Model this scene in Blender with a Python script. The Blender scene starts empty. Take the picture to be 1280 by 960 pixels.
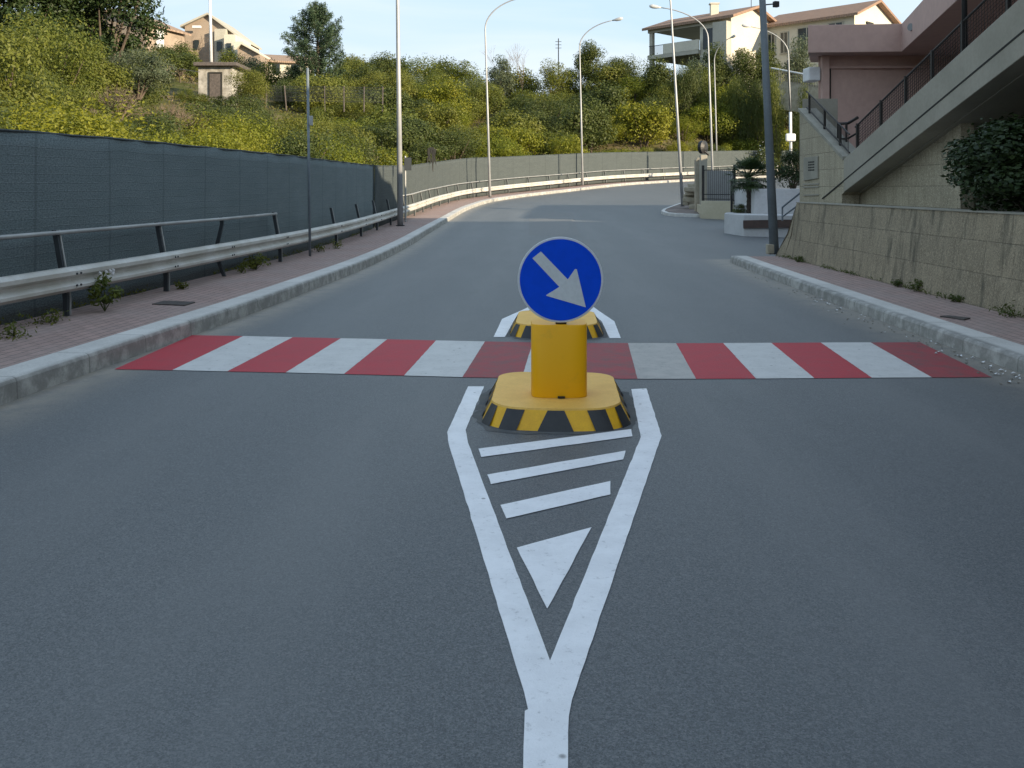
import bpy, math, random
import numpy as np
from mathutils import Vector, Matrix
random.seed(7); rng = np.random.default_rng(11)
scn = bpy.context.scene
COL = scn.collection
F = 1150.0; CH = 1.6; HV = 235.0
def P(u, v, d): return Vector(((u-640)*d/F, d, CH-(v-HV)*d/F))
def X(u, d): return (u-640)*d/F
def Zv(v, d): return CH-(v-HV)*d/F
def G(u, v, z=0.0):
    d = (CH-z)*F/(v-HV); return Vector(((u-640)*d/F, d, z))
# ------------------------------------------------------------------ scene objects
ORG = {}
def tag(o, label=None, cat=None, group=None, kind=None):
    if label: o['label'] = label
    if cat: o['category'] = cat
    if group: o['group'] = group
    if kind: o['kind'] = kind
    return o
def thing(name, label, cat, loc=(0, 0, 0), group=None):
    o = bpy.data.objects.new(name, None); COL.objects.link(o)
    o.location = loc; o.empty_display_size = .3; ORG[o.name] = Vector(loc)
    return tag(o, label, cat, group)
class MB:
    def __init__(s): s.v = []; s.f = []; s.uv = []; s.m = []
    def add(s, verts, faces, uvs=None, mi=0):
        b = len(s.v); s.v += [tuple(p) for p in verts]
        for i, f in enumerate(faces):
            s.f.append(tuple(b+k for k in f)); s.m.append(mi)
            s.uv.append(uvs[i] if uvs else None)
        return s
    def hexa(s, q, mi=0):       # 4 bottom + 4 top points, counter-clockwise from above
        return s.add(q, [(3,2,1,0), (4,5,6,7), (0,1,5,4), (1,2,6,5), (2,3,7,6), (3,0,4,7)], None, mi)
    def box(s, c, size, e1=(1,0), mi=0):  # centre of base, size (along e1, along e2, z)
        e1 = Vector((e1[0], e1[1], 0)).normalized(); e2 = Vector((-e1.y, e1.x, 0)); c = Vector(c)
        a, b, h = size[0]/2, size[1]/2, size[2]
        q = [c-e1*a-e2*b, c+e1*a-e2*b, c+e1*a+e2*b, c-e1*a+e2*b]
        return s.hexa(q+[p+Vector((0,0,h)) for p in q], mi)
    def tube(s, path, rad, n=8, cap=True, mi=0):
        path = [Vector(p) for p in path]; N = len(path)
        if not hasattr(rad, '__len__'): rad = [rad]*N
        rings = []; up = None
        for i, p in enumerate(path):
            t = (path[min(i+1, N-1)]-path[max(i-1, 0)]).normalized()
            if up is None:
                up = Vector((1,0,0)) if abs(t.x) < .9 else Vector((0,0,1))
            a = (up - t*up.dot(t)).normalized(); up = a; b = t.cross(a)
            rings.append([p+(a*math.cos(2*math.pi*k/n)+b*math.sin(2*math.pi*k/n))*rad[i] for k in range(n)])
        vs = [q for r in rings for q in r]; fs = []
        for i in range(N-1):
            for k in range(n):
                fs.append((i*n+k, i*n+(k+1) % n, (i+1)*n+(k+1) % n, (i+1)*n+k))
        if cap: fs.append(tuple(range(n-1, -1, -1))); fs.append(tuple((N-1)*n+k for k in range(n)))
        return s.add(vs, fs, None, mi)
    def prism(s, poly, axis, mi=0):       # planar polygon extruded by a vector
        axis = Vector(axis); n = len(poly); p = [Vector(q) for q in poly]
        return s.add(p+[q+axis for q in p], [tuple(range(n-1, -1, -1)), tuple(range(n, 2*n))]+[(i, (i+1) % n, n+(i+1) % n, n+i) for i in range(n)], None, mi)
    def build(s, name, mats, parent=None, smooth=False, bevel=0, recalc=True):
        off = Vector((0, 0, 0))
        if parent is not None:
            off = ORG[parent.name]
        me = bpy.data.meshes.new(name)
        me.from_pydata([tuple(Vector(p)-off) for p in s.v], [], s.f)
        if not isinstance(mats, (list, tuple)): mats = [mats]
        for m in mats: me.materials.append(m)
        me.polygons.foreach_set('material_index', s.m)
        if any(u is not None for u in s.uv):
            l = me.uv_layers.new(name='UVMap')
            for p, u in zip(me.polygons, s.uv):
                if u:
                    for k, li in enumerate(p.loop_indices): l.data[li].uv = u[k]
        if recalc:
            import bmesh
            bm = bmesh.new(); bm.from_mesh(me); bmesh.ops.recalc_face_normals(bm, faces=bm.faces); bm.to_mesh(me); bm.free()
        if smooth: me.polygons.foreach_set('use_smooth', [True]*len(me.polygons))
        me.update()
        o = bpy.data.objects.new(name, me); COL.objects.link(o)
        if parent is not None: o.parent = parent
        ORG[o.name] = off
        if bevel:
            b = o.modifiers.new('Bevel', 'BEVEL'); b.width = bevel; b.segments = 2; b.limit_method = 'ANGLE'; b.angle_limit = math.radians(35)
        return o
# ------------------------------------------------------------------ materials
class NT:
    def __init__(s, name):
        s.m = bpy.data.materials.new(name); s.m.use_nodes = True
        s.t = s.m.node_tree; s.n = s.t.nodes; s.bsdf = s.n['Principled BSDF']; s.out = s.n['Material Output']
        s.tc = None
    def nd(s, typ, **kw):
        n = s.n.new(typ)
        for k, v in kw.items(): setattr(n, k, v)
        return n
    def lk(s, a, b): s.t.links.new(a, b)
    def co(s, which='Object'):
        if s.tc is None: s.tc = s.nd('ShaderNodeTexCoord')
        return s.tc.outputs[which]
    def mapped(s, scale=(1,1,1), which='Object', order=None):
        src = s.co(which)
        if order:
            sp = s.nd('ShaderNodeSeparateXYZ'); s.lk(src, sp.inputs[0]); cb = s.nd('ShaderNodeCombineXYZ')
            for i, k in enumerate(order): s.lk(sp.outputs[k], cb.inputs[i])
            src = cb.outputs[0]
        m = s.nd('ShaderNodeMapping'); m.inputs['Scale'].default_value = scale; s.lk(src, m.inputs['Vector']); return m.outputs[0]
    def noise(s, scale, detail=4, rough=.55, vec=None, dist=0):
        n = s.nd('ShaderNodeTexNoise'); n.inputs['Scale'].default_value = scale; n.inputs['Detail'].default_value = detail
        n.inputs['Roughness'].default_value = rough; n.inputs['Distortion'].default_value = dist
        s.lk(vec if vec is not None else s.co(), n.inputs['Vector']); return n.outputs['Fac']
    def ramp(s, fac, a, b, lo=0., hi=1.):
        r = s.nd('ShaderNodeMapRange'); r.interpolation_type = 'SMOOTHSTEP'
        r.inputs['From Min'].default_value = a; r.inputs['From Max'].default_value = b
        r.inputs['To Min'].default_value = lo; r.inputs['To Max'].default_value = hi
        s.lk(fac, r.inputs['Value']); return r.outputs['Result']
    def mix(s, fac, a, b, mode='MIX'):
        m = s.nd('ShaderNodeMix'); m.data_type = 'RGBA'; m.blend_type = mode
        for sock, val in ((m.inputs['Factor'], fac), (m.inputs['A'], a), (m.inputs['B'], b)):
            if hasattr(val, 'is_linked') or hasattr(val, 'links'): s.lk(val, sock)
            elif isinstance(val, (tuple, list)): sock.default_value = tuple(val)+((1,) if len(val) == 3 else ())
            else: sock.default_value = val
        return m.outputs['Result']
    def sel(s): pass
    def math(s, op, a, b=None):
        m = s.nd('ShaderNodeMath', operation=op)
        for i, val in enumerate((a, b)):
            if val is None: continue
            if hasattr(val, 'links'): s.lk(val, m.inputs[i])
            else: m.inputs[i].default_value = val
        return m.outputs[0]
    def bump(s, h, strength=.3, dist=.01):
        b = s.nd('ShaderNodeBump'); b.inputs['Strength'].default_value = strength; b.inputs['Distance'].default_value = dist
        s.lk(h, b.inputs['Height']); s.lk(b.outputs[0], s.bsdf.inputs['Normal'])
    def fin(s, col, rough=.7, spec=.4, metal=0.):
        if hasattr(col, 'links'): s.lk(col, s.bsdf.inputs['Base Color'])
        else: s.bsdf.inputs['Base Color'].default_value = tuple(col)+(1,)
        if hasattr(rough, 'links'): s.lk(rough, s.bsdf.inputs['Roughness'])
        else: s.bsdf.inputs['Roughness'].default_value = rough
        s.bsdf.inputs['Specular IOR Level'].default_value = spec; s.bsdf.inputs['Metallic'].default_value = metal
        return s.m
def simple(name, c1, c2=None, scale=3., rough=.7, metal=0., bumps=0., spec=.4, lo=.35, hi=.65):
    t = NT(name)
    if c2 is None: c2 = tuple(x*.82 for x in c1)
    n = t.noise(scale, 6, .6)
    c = t.mix(t.ramp(n, lo, hi), c1, c2)
    n2 = t.noise(scale*13, 3)
    c = t.mix(t.ramp(n2, .3, .7, 0, .22), c, tuple(x*.6 for x in c1))
    if bumps: t.bump(n2, bumps, .01)
    return t.fin(c, rough, spec, metal)
# asphalt ---------------------------------------------------------
def asphalt():
    t = NT('asphalt')
    g = t.noise(105, 4, .8); g2 = t.noise(210, 2, .6); big = t.noise(.45, 5, .6, t.mapped((1.5, .5, 1))); mid = t.noise(2.6, 5, .65)
    c = t.mix(t.ramp(big, .3, .7), (.066, .078, .088), (.104, .115, .122))
    c = t.mix(t.ramp(mid, .35, .7, 0, .5), c, (.082, .092, .098))
    c = t.mix(t.ramp(g, .42, .70, 0, .9), c, (.165, .175, .178))
    c = t.mix(t.ramp(g2, .50, .34, 0, .85), c, (.036, .040, .043))
    vo = t.nd('ShaderNodeTexVoronoi'); vo.inputs['Scale'].default_value = 60; t.lk(t.co(), vo.inputs['Vector'])
    c = t.mix(t.ramp(vo.outputs['Distance'], .13, .05, 0, .35), c, (.27, .27, .26))
    for sc_, am in ((85, .16), (150, .30)):
        vq = t.nd('ShaderNodeTexVoronoi'); vq.inputs['Scale'].default_value = sc_; t.lk(t.co(), vq.inputs['Vector'])
        sx = t.nd('ShaderNodeSeparateColor'); t.lk(vq.outputs['Color'], sx.inputs[0])
        c = t.mix(t.ramp(sx.outputs[0], .55, .95, 0, am), c, (.24, .245, .24))
        c = t.mix(t.ramp(sx.outputs[1], .55, .95, 0, am*1.5), c, (.030, .034, .038))
    at = t.nd('ShaderNodeAttribute'); at.attribute_name = 'dirt'
    dn = t.noise(3.2, 6, .7); dn2 = t.noise(30, 4, .7)
    dm = t.math('MULTIPLY', at.outputs['Fac'], t.ramp(dn, .25, .6, .35, 1.15))
    dm = t.math('MULTIPLY', dm, t.ramp(dn2, .2, .6, .6, 1.0))
    c = t.mix(dm, c, (.25, .225, .185))
    pt = t.nd('ShaderNodeAttribute'); pt.attribute_name = 'patch'
    ln = t.noise(1.1, 5, .6, t.mapped((2.2, .35, 1)))
    c = t.mix(t.math('MULTIPLY', pt.outputs['Fac'], t.ramp(ln, .3, .65, .1, .45)), c, (.150, .156, .156))
    st = t.noise(.8, 6, .7, t.mapped((1, .6, 1)), .4)
    c = t.mix(t.ramp(st, .60, .72, 0, .35), c, (.060, .066, .070))
    t.bump(g, .45, .006)
    return t.fin(c, .56, .5)
def paint(name, c, wear=.5, c2=None):
    t = NT(name)
    n = t.noise(5, 6, .7); g = t.noise(150, 3, .7); n3 = t.noise(28, 5, .75)
    col = t.mix(t.ramp(n, .3, .75), c, c2 or tuple(x*.86 for x in c))
    col = t.mix(t.ramp(g, .36, .25, 0, .6), col, tuple(x*.5 for x in c))
    w = t.math('MULTIPLY', t.ramp(n3, .55, .72, 0, wear), t.ramp(n, .35, .65, .25, 1))
    col = t.mix(w, col, (.075, .077, .08))
    vo = t.nd('ShaderNodeTexVoronoi'); vo.inputs['Scale'].default_value = 6.; t.lk(t.co(), vo.inputs['Vector'])
    col = t.mix(t.ramp(vo.outputs['Distance'], .10, .03, 0, .8*min(1, wear*2)), col, (.12, .118, .11))
    t.bump(g, .4, .004)
    return t.fin(col, .62, .35)
def kerb_mat():
    t = NT('kerb_concrete')
    uv = t.co('UV'); sp = t.nd('ShaderNodeSeparateXYZ'); t.lk(uv, sp.inputs[0])
    fr = t.math('FRACT', sp.outputs[0]); j = t.math('ABSOLUTE', t.math('SUBTRACT', fr, .5))
    joint = t.ramp(j, .488, .496)
    n = t.noise(2.2, 7, .68); n2 = t.noise(45, 4, .7)
    fl = t.math('FLOOR', sp.outputs[0]); wn = t.nd('ShaderNodeTexWhiteNoise', noise_dimensions='1D'); t.lk(fl, wn.inputs['W'])
    c = t.mix(t.ramp(n, .3, .7), (.62, .61, .575), (.50, .49, .46))
    c = t.mix(t.math('MULTIPLY', wn.outputs['Value'], .3), c, (.20, .20, .19))
    c = t.mix(t.ramp(n2, .35, .62, 0, .35), c, (.70, .69, .65))
    # kerb face darker than its top, broken up by noise
    fn = t.noise(4.5, 6, .7)
    c = t.mix(t.math('MULTIPLY', t.ramp(sp.outputs[1], .27, .36, 0, .72), t.ramp(fn, .3, .62, .35, 1)), c, (.125, .125, .115))
    c = t.mix(t.math('MULTIPLY', joint, .55), c, (.12, .12, .11))
    t.bump(n2, .4, .006)
    return t.fin(c, .85, .3)
def paver_mat():
    t = NT('red_pavers')
    br = t.nd('ShaderNodeTexBrick'); br.offset = .5
    t.lk(t.mapped((1, 1, 1), 'UV'), br.inputs['Vector'])
    br.inputs['Scale'].default_value = 1; br.inputs['Brick Width'].default_value = .22; br.inputs['Row Height'].default_value = .11; br.inputs['Mortar Size'].default_value = .006
    br.inputs['Color1'].default_value = (.41, .285, .25, 1); br.inputs['Color2'].default_value = (.34, .24, .212, 1); br.inputs['Mortar'].default_value = (.10, .085, .075, 1)
    n = t.noise(1.1, 6, .65); n2 = t.noise(35, 4, .7)
    c = t.mix(t.ramp(n, .35, .7, 0, .55), br.outputs['Color'], (.34, .285, .26))
    c = t.mix(t.ramp(n2, .4, .65, 0, .3), c, (.19, .145, .13))
    t.bump(br.outputs['Fac'], -.3, .004)
    return t.fin(c, .85, .3)
def block_mat(name, order, bw, rh, c1, c2, mortar, stain=(.08, .08, .06), stainamt=.5, strip=(30, 30, 3)):
    t = NT(name)
    br = t.nd('ShaderNodeTexBrick'); br.offset = .5
    t.lk(t.mapped((1, 1, 1), 'Object', order), br.inputs['Vector'])
    br.inputs['Scale'].default_value = 1; br.inputs['Brick Width'].default_value = bw; br.inputs['Row Height'].default_value = rh; br.inputs['Mortar Size'].default_value = .007
    br.inputs['Mortar Smooth'].default_value = .4
    br.inputs['Color1'].default_value = c1+(1,); br.inputs['Color2'].default_value = c2+(1,); br.inputs['Mortar'].default_value = mortar+(1,)
    n = t.noise(1.3, 7, .7); comb = t.noise(1, 4, .7, t.mapped(strip)); fine = t.noise(38, 5, .75); drip = t.noise(1, 5, .65, t.mapped((5, 5, .7)))
    c = t.mix(t.ramp(n, .35, .68, 0, .6), br.outputs['Color'], tuple(x*.72 for x in c2))
    c = t.mix(t.ramp(comb, .42, .62, 0, .45), c, tuple(x*.55 for x in c1))
    c = t.mix(t.ramp(fine, .46, .66, 0, .6), c, tuple(min(1, x*1.5) for x in c1)); pit = t.noise(70, 4, .75)
    c = t.mix(t.ramp(pit, .5, .36, 0, .75), c, tuple(x*.35 for x in c1))
    c = t.mix(t.ramp(drip, .5, .72, 0, stainamt), c, stain)
    h = t.math('ADD', t.math('MULTIPLY', comb, .6), t.math('MULTIPLY', fine, .5))
    h = t.math('SUBTRACT', h, t.math('MULTIPLY', br.outputs['Fac'], .8))
    t.bump(h, .7, .02)
    return t.fin(c, .9, .25)
def net_mat(name, c1, c2, line, seam):
    t = NT(name)
    uv = t.co('UV'); sp = t.nd('ShaderNodeSeparateXYZ'); t.lk(uv, sp.inputs[0])
    n = t.noise(1, 5, .65, t.mapped((1.2, 5, 1), 'UV')); w = t.noise(1, 3, .7, t.mapped((34, 60, 1), 'UV'))
    c = t.mix(t.ramp(n, .3, .7), c1, c2)
    wob = t.noise(1, 2, .5, t.mapped((.8, .3, 1), 'UV'))
    y = t.math('ADD', t.math('MULTIPLY', sp.outputs[1], 9.5), t.math('MULTIPLY', wob, .5))
    l = t.ramp(t.math('ABSOLUTE', t.math('SUBTRACT', t.math('FRACT', y), .5)), .06, .0, 0, 1)
    ln = t.noise(1, 3, .6, t.mapped((2.0, 14, 1), 'UV'))
    c = t.mix(t.math('MULTIPLY', l, t.ramp(ln, .4, .65, .1, .75)), c, line)
    c = t.mix(t.ramp(w, .42, .6, 0, .75), c, tuple(x*.45 for x in c1))
    sx = t.ramp(t.math('ABSOLUTE', t.math('SUBTRACT', t.math('FRACT', t.math('ADD', t.math('DIVIDE', sp.outputs[0], seam), .5)), .5)), .022, .006, 0, .55)
    c = t.mix(sx, c, tuple(x*.55 for x in c2))
    t.bump(t.math('ADD', t.math('MULTIPLY', w, .5), l), .5, .012)
    return t.fin(c, .85, .2)
def tile_mat(name, ca, cb):
    t = NT(name)
    wv = t.nd('ShaderNodeTexWave'); wv.inputs['Scale'].default_value = 1.6; wv.inputs['Distortion'].default_value = 1.; t.lk(t.co(), wv.inputs['Vector'])
    n = t.noise(2, 6, .7)
    c = t.mix(t.ramp(n, .3, .7), ca, cb)
    c = t.mix(t.ramp(wv.outputs['Fac'], .2, .7, 0, .3), c, (.14, .085, .06))
    t.bump(wv.outputs['Fac'], .5, .05)
    return t.fin(c, .85, .25)
def leaf_mat(name, a, b, c3, objvar=.5, trans=.38):
    t = NT(name)
    oi = t.nd('ShaderNodeObjectInfo'); ge = t.nd('ShaderNodeNewGeometry')
    c = t.mix(ge.outputs['Random Per Island'], a, b)
    n = t.noise(1.3, 2, .5)
    c = t.mix(t.ramp(n, .52, .72, 0, .8), c, c3)
    c = t.mix(t.math('MULTIPLY', oi.outputs['Random'], objvar), c, c3)
    d = t.nd('ShaderNodeBsdfTranslucent'); t.lk(c, d.inputs['Color'])
    t.fin(c, .55, .3)
    mx = t.nd('ShaderNodeMixShader'); mx.inputs[0].default_value = trans
    t.lk(t.bsdf.outputs[0], mx.inputs[1]); t.lk(d.outputs[0], mx.inputs[2]); t.lk(mx.outputs[0], t.out.inputs['Surface'])
    return t.m
M = {}
M['asphalt'] = asphalt()
M['white_paint'] = paint('white_road_paint', (.84, .85, .86), .45)
M['zebra_white'] = paint('worn_white_paint', (.58, .58, .56), .6)
M['zebra_dirty'] = paint('dirty_white_paint', (.44, .42, .385), .8, (.34, .33, .31))
M['zebra_red'] = paint('red_road_paint', (.43, .020, .036), .45, (.37, .026, .040))
M['zebra_red_worn'] = paint('worn_red_paint', (.33, .034, .045), .95, (.18, .06, .06))
M['kerb'] = kerb_mat(); M['pavers'] = paver_mat()
M['wall_stone'] = block_mat('combed_stone', (1, 2, 0), .66, .40, (.36, .305, .215), (.29, .248, .178), (.165, .142, .105), (.085, .08, .062), .8, (22, 22, 4))
M['wall_upper'] = block_mat('smooth_stone', (1, 2, 0), .62, .34, (.47, .42, .31), (.41, .365, .27), (.15, .13, .09), (.13, .125, .095), .3, (14, 14, 2))
M['concrete'] = simple('fair_faced_concrete', (.35, .33, .275), (.30, .285, .235), 1.5, .88, bumps=.2)
M['coping'] = simple('pale_coping', (.34, .325, .27), (.27, .26, .215), 3, .85, bumps=.2)
M['dark'] = simple('dark_joint', (.03, .03, .028), None, 3, .9)
M['net'] = net_mat('teal_netting', (.172, .215, .226), (.145, .186, .196), (.25, .29, .30), 1.55)  # copy for the shaded stretch, its tone set in the colour
M['net_grey'] = net_mat('grey_netting', (.088, .104, .104), (.074, .088, .09), (.14, .15, .15), 2.1)  # same fabric, with the greyer sunlit tone put into its colour
M['net_post'] = simple('dark_fence_post', (.05, .065, .072), None, 3, .7)
M['galv'] = simple('galvanised_steel', (.40, .41, .405), (.30, .305, .30), 2.2, .5, .35, .05)
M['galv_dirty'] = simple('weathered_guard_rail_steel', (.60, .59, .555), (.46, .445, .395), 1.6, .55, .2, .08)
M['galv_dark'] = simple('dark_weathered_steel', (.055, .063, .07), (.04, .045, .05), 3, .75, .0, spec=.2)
M['lamp_grey'] = simple('grey_lamp_column_paint', (.40, .41, .42), (.33, .34, .35), 1.2, .45, .2)
M['lamp_head'] = simple('lamp_housing', (.55, .56, .56), None, 4, .4)
M['pole_blue'] = simple('blue_grey_lamp_column', (.20, .235, .265), (.16, .19, .215), 2, .5, .1)
t = NT('glossy_yellow_paint'); n = t.noise(1.5, 3); c = t.mix(n, (.86, .425, .003), (.82, .405, .003)); sc = t.noise(1, 5, .75, t.mapped((14, 14, 60))); c = t.mix(t.ramp(sc, .66, .74, 0, .45), c, (.30, .19, .03)); sk = t.noise(3.5, 5, .7)
c = t.mix(t.ramp(sk, .60, .75, 0, .3), c, (.45, .27, .03)); M['yellow'] = t.fin(c, .42, .3)
M['yellow_top'] = simple('sun_bleached_yellow_paint', (.88, .53, .12), (.80, .465, .095), 5, .6, bumps=.15)
M['yellow_side'] = simple('yellow_stripe_paint', (.88, .49, .02), (.78, .42, .02), 9, .5, bumps=.1)
M['black_paint'] = simple('black_stripe_paint', (.022, .025, .027), (.03, .032, .034), 9, .45, bumps=.1)
M['sign_blue'] = simple('blue_sign_sheeting', (.001, .075, .72), (.001, .072, .69), 1, .5, spec=.15)
M['sign_white'] = simple('grey_white_sign_sheeting', (.62, .66, .68), (.58, .62, .64), 3, .5)
M['sign_rim'] = simple('sign_rim', (.70, .73, .77), None, 3, .45)
M['black_metal'] = simple('black_metal', (.02, .021, .023), None, 4, .5)
M['brown_metal'] = simple('dark_brown_railing', (.030, .026, .024), None, 4, .6)
M['pink'] = simple('dusty_pink_render', (.56, .385, .335), (.52, .36, .31), .6, .85)
M['pink_dark'] = simple('deeper_pink_render', (.54, .37, .325), (.50, .345, .30), .5, .85)
M['white_wall'] = simple('white_render', (.55, .56, .57), (.48, .49, .495), 1, .85, bumps=.1)
M['grey_render'] = simple('grey_render', (.27, .28, .285), (.22, .23, .235), 1, .85)
M['cream'] = simple('cream_render', (.52, .48, .36), (.45, .41, .30), .8, .85)
M['villa'] = simple('villa_cream_render', (.60, .57, .48), (.55, .52, .44), .4, .85)
M['villa_grey'] = simple('villa_grey_beige_render', (.44, .42, .36), (.39, .37, .31), .4, .85)
M['stucco'] = simple('weathered_brown_stucco', (.36, .29, .225), (.29, .23, .18), .6, .9)
M['hut'] = simple('stained_whitewash', (.46, .44, .40), (.22, .205, .175), 1.6, .9, bumps=.2)
M['wood_brown'] = simple('brown_plank', (.09, .06, .05), (.065, .045, .04), 6, .7)
M['old_wood'] = simple('old_grey_wood', (.13, .11, .10), (.08, .07, .065), 6, .85)
M['glass'] = simple('dark_window', (.03, .04, .045), None, 2, .15)
M['tiles'] = tile_mat('roof_tiles', (.33, .215, .15), (.245, .165, .125)); M['tiles_pale'] = tile_mat('faded_roof_tiles', (.36, .26, .19), (.27, .20, .15))
M['bark'] = simple('bark', (.13, .10, .075), (.075, .058, .045), 4, .95, bumps=.5)
M['palm_bark'] = simple('palm_bark', (.06, .047, .036), (.035, .028, .022), 12, .95, bumps=.5)
M['twig'] = simple('dry_twigs', (.22, .17, .125), (.15, .115, .085), 2, .95)
M['iron_cover'] = simple('iron_cover', (.09, .08, .075), (.065, .055, .05), 9, .8, bumps=.3)
M['white_plastic'] = simple('white_plastic', (.75, .76, .77), None, 2, .5)
M['stone_pillar'] = simple('rough_cream_stone', (.40, .36, .28), (.29, .26, .20), 2.5, .9, bumps=.4)
M['leaf_lime'] = leaf_mat('yellow_green_leaves', (0.1045, 0.1386, 0.0131), (0.1965, 0.2176, 0.0177), (0.2614, 0.2372, 0.0224), .45)
M['leaf_mid'] = leaf_mat('mid_green_leaves', (0.0771, 0.1052, 0.0188), (0.1397, 0.1651, 0.0257), (0.1888, 0.1824, 0.0287), .5)
M['leaf_dark'] = leaf_mat('deep_green_leaves', (0.0464, 0.0687, 0.0184), (0.0894, 0.1152, 0.0281), (0.1083, 0.1230, 0.0281), .4)
M['leaf_olive'] = leaf_mat('grey_green_leaves', (0.0891, 0.1221, 0.0704), (0.1452, 0.1736, 0.1061), (0.1265, 0.1422, 0.0725), .3)
M['leaf_pine'] = leaf_mat('pine_needles', (.028, .058, .034), (.065, .105, .055), (.07, .10, .04), .3, .2)
M['leaf_dry'] = leaf_mat('dry_leaves', (.16, .125, .07), (.22, .18, .10), (.13, .12, .05), .5)
M['leaf_palm'] = leaf_mat('palm_leaves', (.022, .045, .014), (.05, .08, .025), (.04, .06, .018), .2, .15)
M['leaf_hedge'] = leaf_mat('hedge_leaves', (.013, .030, .009), (.034, .060, .014), (.036, .055, .012), .3, .18)
M['leaf_tree'] = leaf_mat('dark_tree_leaves', (.014, .030, .009), (.036, .060, .015), (.04, .06, .012), .3, .2)
# ------------------------------------------------------------------ terrain profile and kerb curve
yy = np.arange(-80, 400, .5)
zz = np.interp(yy, [-80, 20, 25, 31, 39, 50, 60, 72, 88, 110, 200, 400], [0, 0, .03, .1, .25, .6, 1.07, 1.85, 2.7, 3.4, 4, 4])
ker = np.hanning(15); ker /= ker.sum(); zz = np.convolve(np.pad(zz, 7, mode='edge'), ker, 'valid')
def zp(y): return np.interp(y, yy, zz)
KP = np.array([(-4.95,-24),(-4.6,-10),(-4.15,0),(-3.78,6.78),(-3.64,8.1),(-3.52,9.6),(-3.34,11.4),(-3.15,14.5),(-2.95,18),(-2.8,24),(-2.75,31.6),(-2.48,42),(-2.0,49),(-1.13,54),(1.0,59.5),(3.2,63),(5.0,65.8),(7.4,69.4),(10.4,73.2),(15.7,78.6),(24,86),(40,98),(70,116)], float)
def spline(P0, step=.4):
    P0 = np.asarray(P0, float); t = np.r_[0, np.cumsum(np.linalg.norm(np.diff(P0, axis=0), axis=1)**.5)]
    out = []
    n = len(P0)
    for i in range(n-1):
        p1, p2 = P0[i], P0[i+1]; p0 = P0[i-1] if i else 2*p1-p2; p3 = P0[i+2] if i+2 < n else 2*p2-p1
        t1, t2 = t[i], t[i+1]; t0 = t[i-1] if i else 2*t1-t2; t3 = t[i+2] if i+2 < n else 2*t2-t1
        m1 = (p2-p0)/(t2-t0)*(t2-t1); m2 = (p3-p1)/(t3-t1)*(t2-t1)
        k = max(2, int(np.linalg.norm(p2-p1)/step))
        for s in np.arange(k)/k:
            out.append((2*s**3-3*s**2+1)*p1+(s**3-2*s**2+s)*m1+(-2*s**3+3*s**2)*p2+(s**3-s**2)*m2)
    out.append(P0[-1]); out = np.array(out)
    L = np.r_[0, np.cumsum(np.linalg.norm(np.diff(out, axis=0), axis=1))]; s = np.arange(0, L[-1], step)
    q = np.c_[np.interp(s, L, out[:, 0]), np.interp(s, L, out[:, 1])]
    k = 9; kk = np.hanning(k+2)[1:-1]; kk /= kk.sum()
    for c in range(2): q[:, c] = np.convolve(np.pad(q[:, c], k//2, mode='reflect', reflect_type='odd'), kk, 'valid')
    return q
KL = spline(KP)                         # left kerb, foot of its face
def offset(q, o):                       # positive = to the left of the direction of travel
    t = np.gradient(q, axis=0); t /= np.linalg.norm(t, axis=1)[:, None]
    r = q+np.c_[-t[:, 1], t[:, 0]]*o
    return r
def arclen(q): return np.r_[0, np.cumsum(np.linalg.norm(np.diff(q, axis=0), axis=1))]
KS = arclen(KL)
def kx(y): return np.interp(y, KL[:, 1], KL[:, 0])
FEN = offset(KL, 1.82); GRD = offset(KL, 1.48)
def hill_at(px, py):
    px = np.atleast_1d(np.asarray(px, float)); py = np.atleast_1d(np.asarray(py, float))
    q = FEN[::3]; t = np.gradient(q, axis=0)
    out = np.zeros(len(px)); ss = np.zeros(len(px))
    for a in range(0, len(px), 4000):
        dx = px[a:a+4000, None]-q[None, :, 0]; dy = py[a:a+4000, None]-q[None, :, 1]
        d2 = dx*dx+dy*dy; j = d2.argmin(1); r = np.arange(len(j))
        side = t[j, 0]*dy[r, j]-t[j, 1]*dx[r, j]
        s = np.sqrt(d2[r, j])*np.sign(side)
        zb = zp(q[j, 1])
        k = .33+.42*np.clip((px[a:a+4000]-5)/11, 0, 1)
        h = np.maximum(s-1.5, 0)*k
        H = 13.2
        h = H*(1-np.exp(-(h/H)**1.6))**(1/1.6) if False else H*np.tanh((h/H)**1.25)**(1/1.25)
        bump = .35*np.sin(px[a:a+4000]*.31+1)*np.cos(py[a:a+4000]*.27)*np.clip((s-4)/8, 0, 1)
        out[a:a+4000] = np.where(s > 0, zb-.12+h+bump, zp(py[a:a+4000])-.12)
        ss[a:a+4000] = s
    return out, ss
def hz(x, y): return float(hill_at([x], [y])[0][0])
# ground sheet --------------------------------------------------------
gx = np.r_[[-2500, -1200, -600, -300, -200], np.arange(-140, 140, 2.), [140, 170, 220, 300, 600, 1200, 2500]]
gy = np.r_[[-2500, -1200, -500, -200, -100], np.arange(-60, 240, 2.), [240, 280, 350, 600, 1200, 2500]]
GX, GY = np.meshgrid(gx, gy); gz, gs = hill_at(GX.ravel(), GY.ravel())
gm = MB(); W = len(gx)
gm.v = list(map(tuple, np.c_[GX.ravel(), GY.ravel(), gz]))
gm.f = [(r*W+c, r*W+c+1, (r+1)*W+c+1, (r+1)*W+c) for r in range(len(gy)-1) for c in range(W-1)]
gm.m = [0]*len(gm.f); gm.uv = [None]*len(gm.f)
t = NT('hill_soil'); n = t.noise(.22, 7, .65); n2 = t.noise(3, 6, .7)
c = t.mix(t.ramp(n, .4, .6), (.075, .085, .025), (.17, .13, .085)); c = t.mix(t.ramp(n2, .4, .65, 0, .6), c, (.05, .055, .02))
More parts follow.
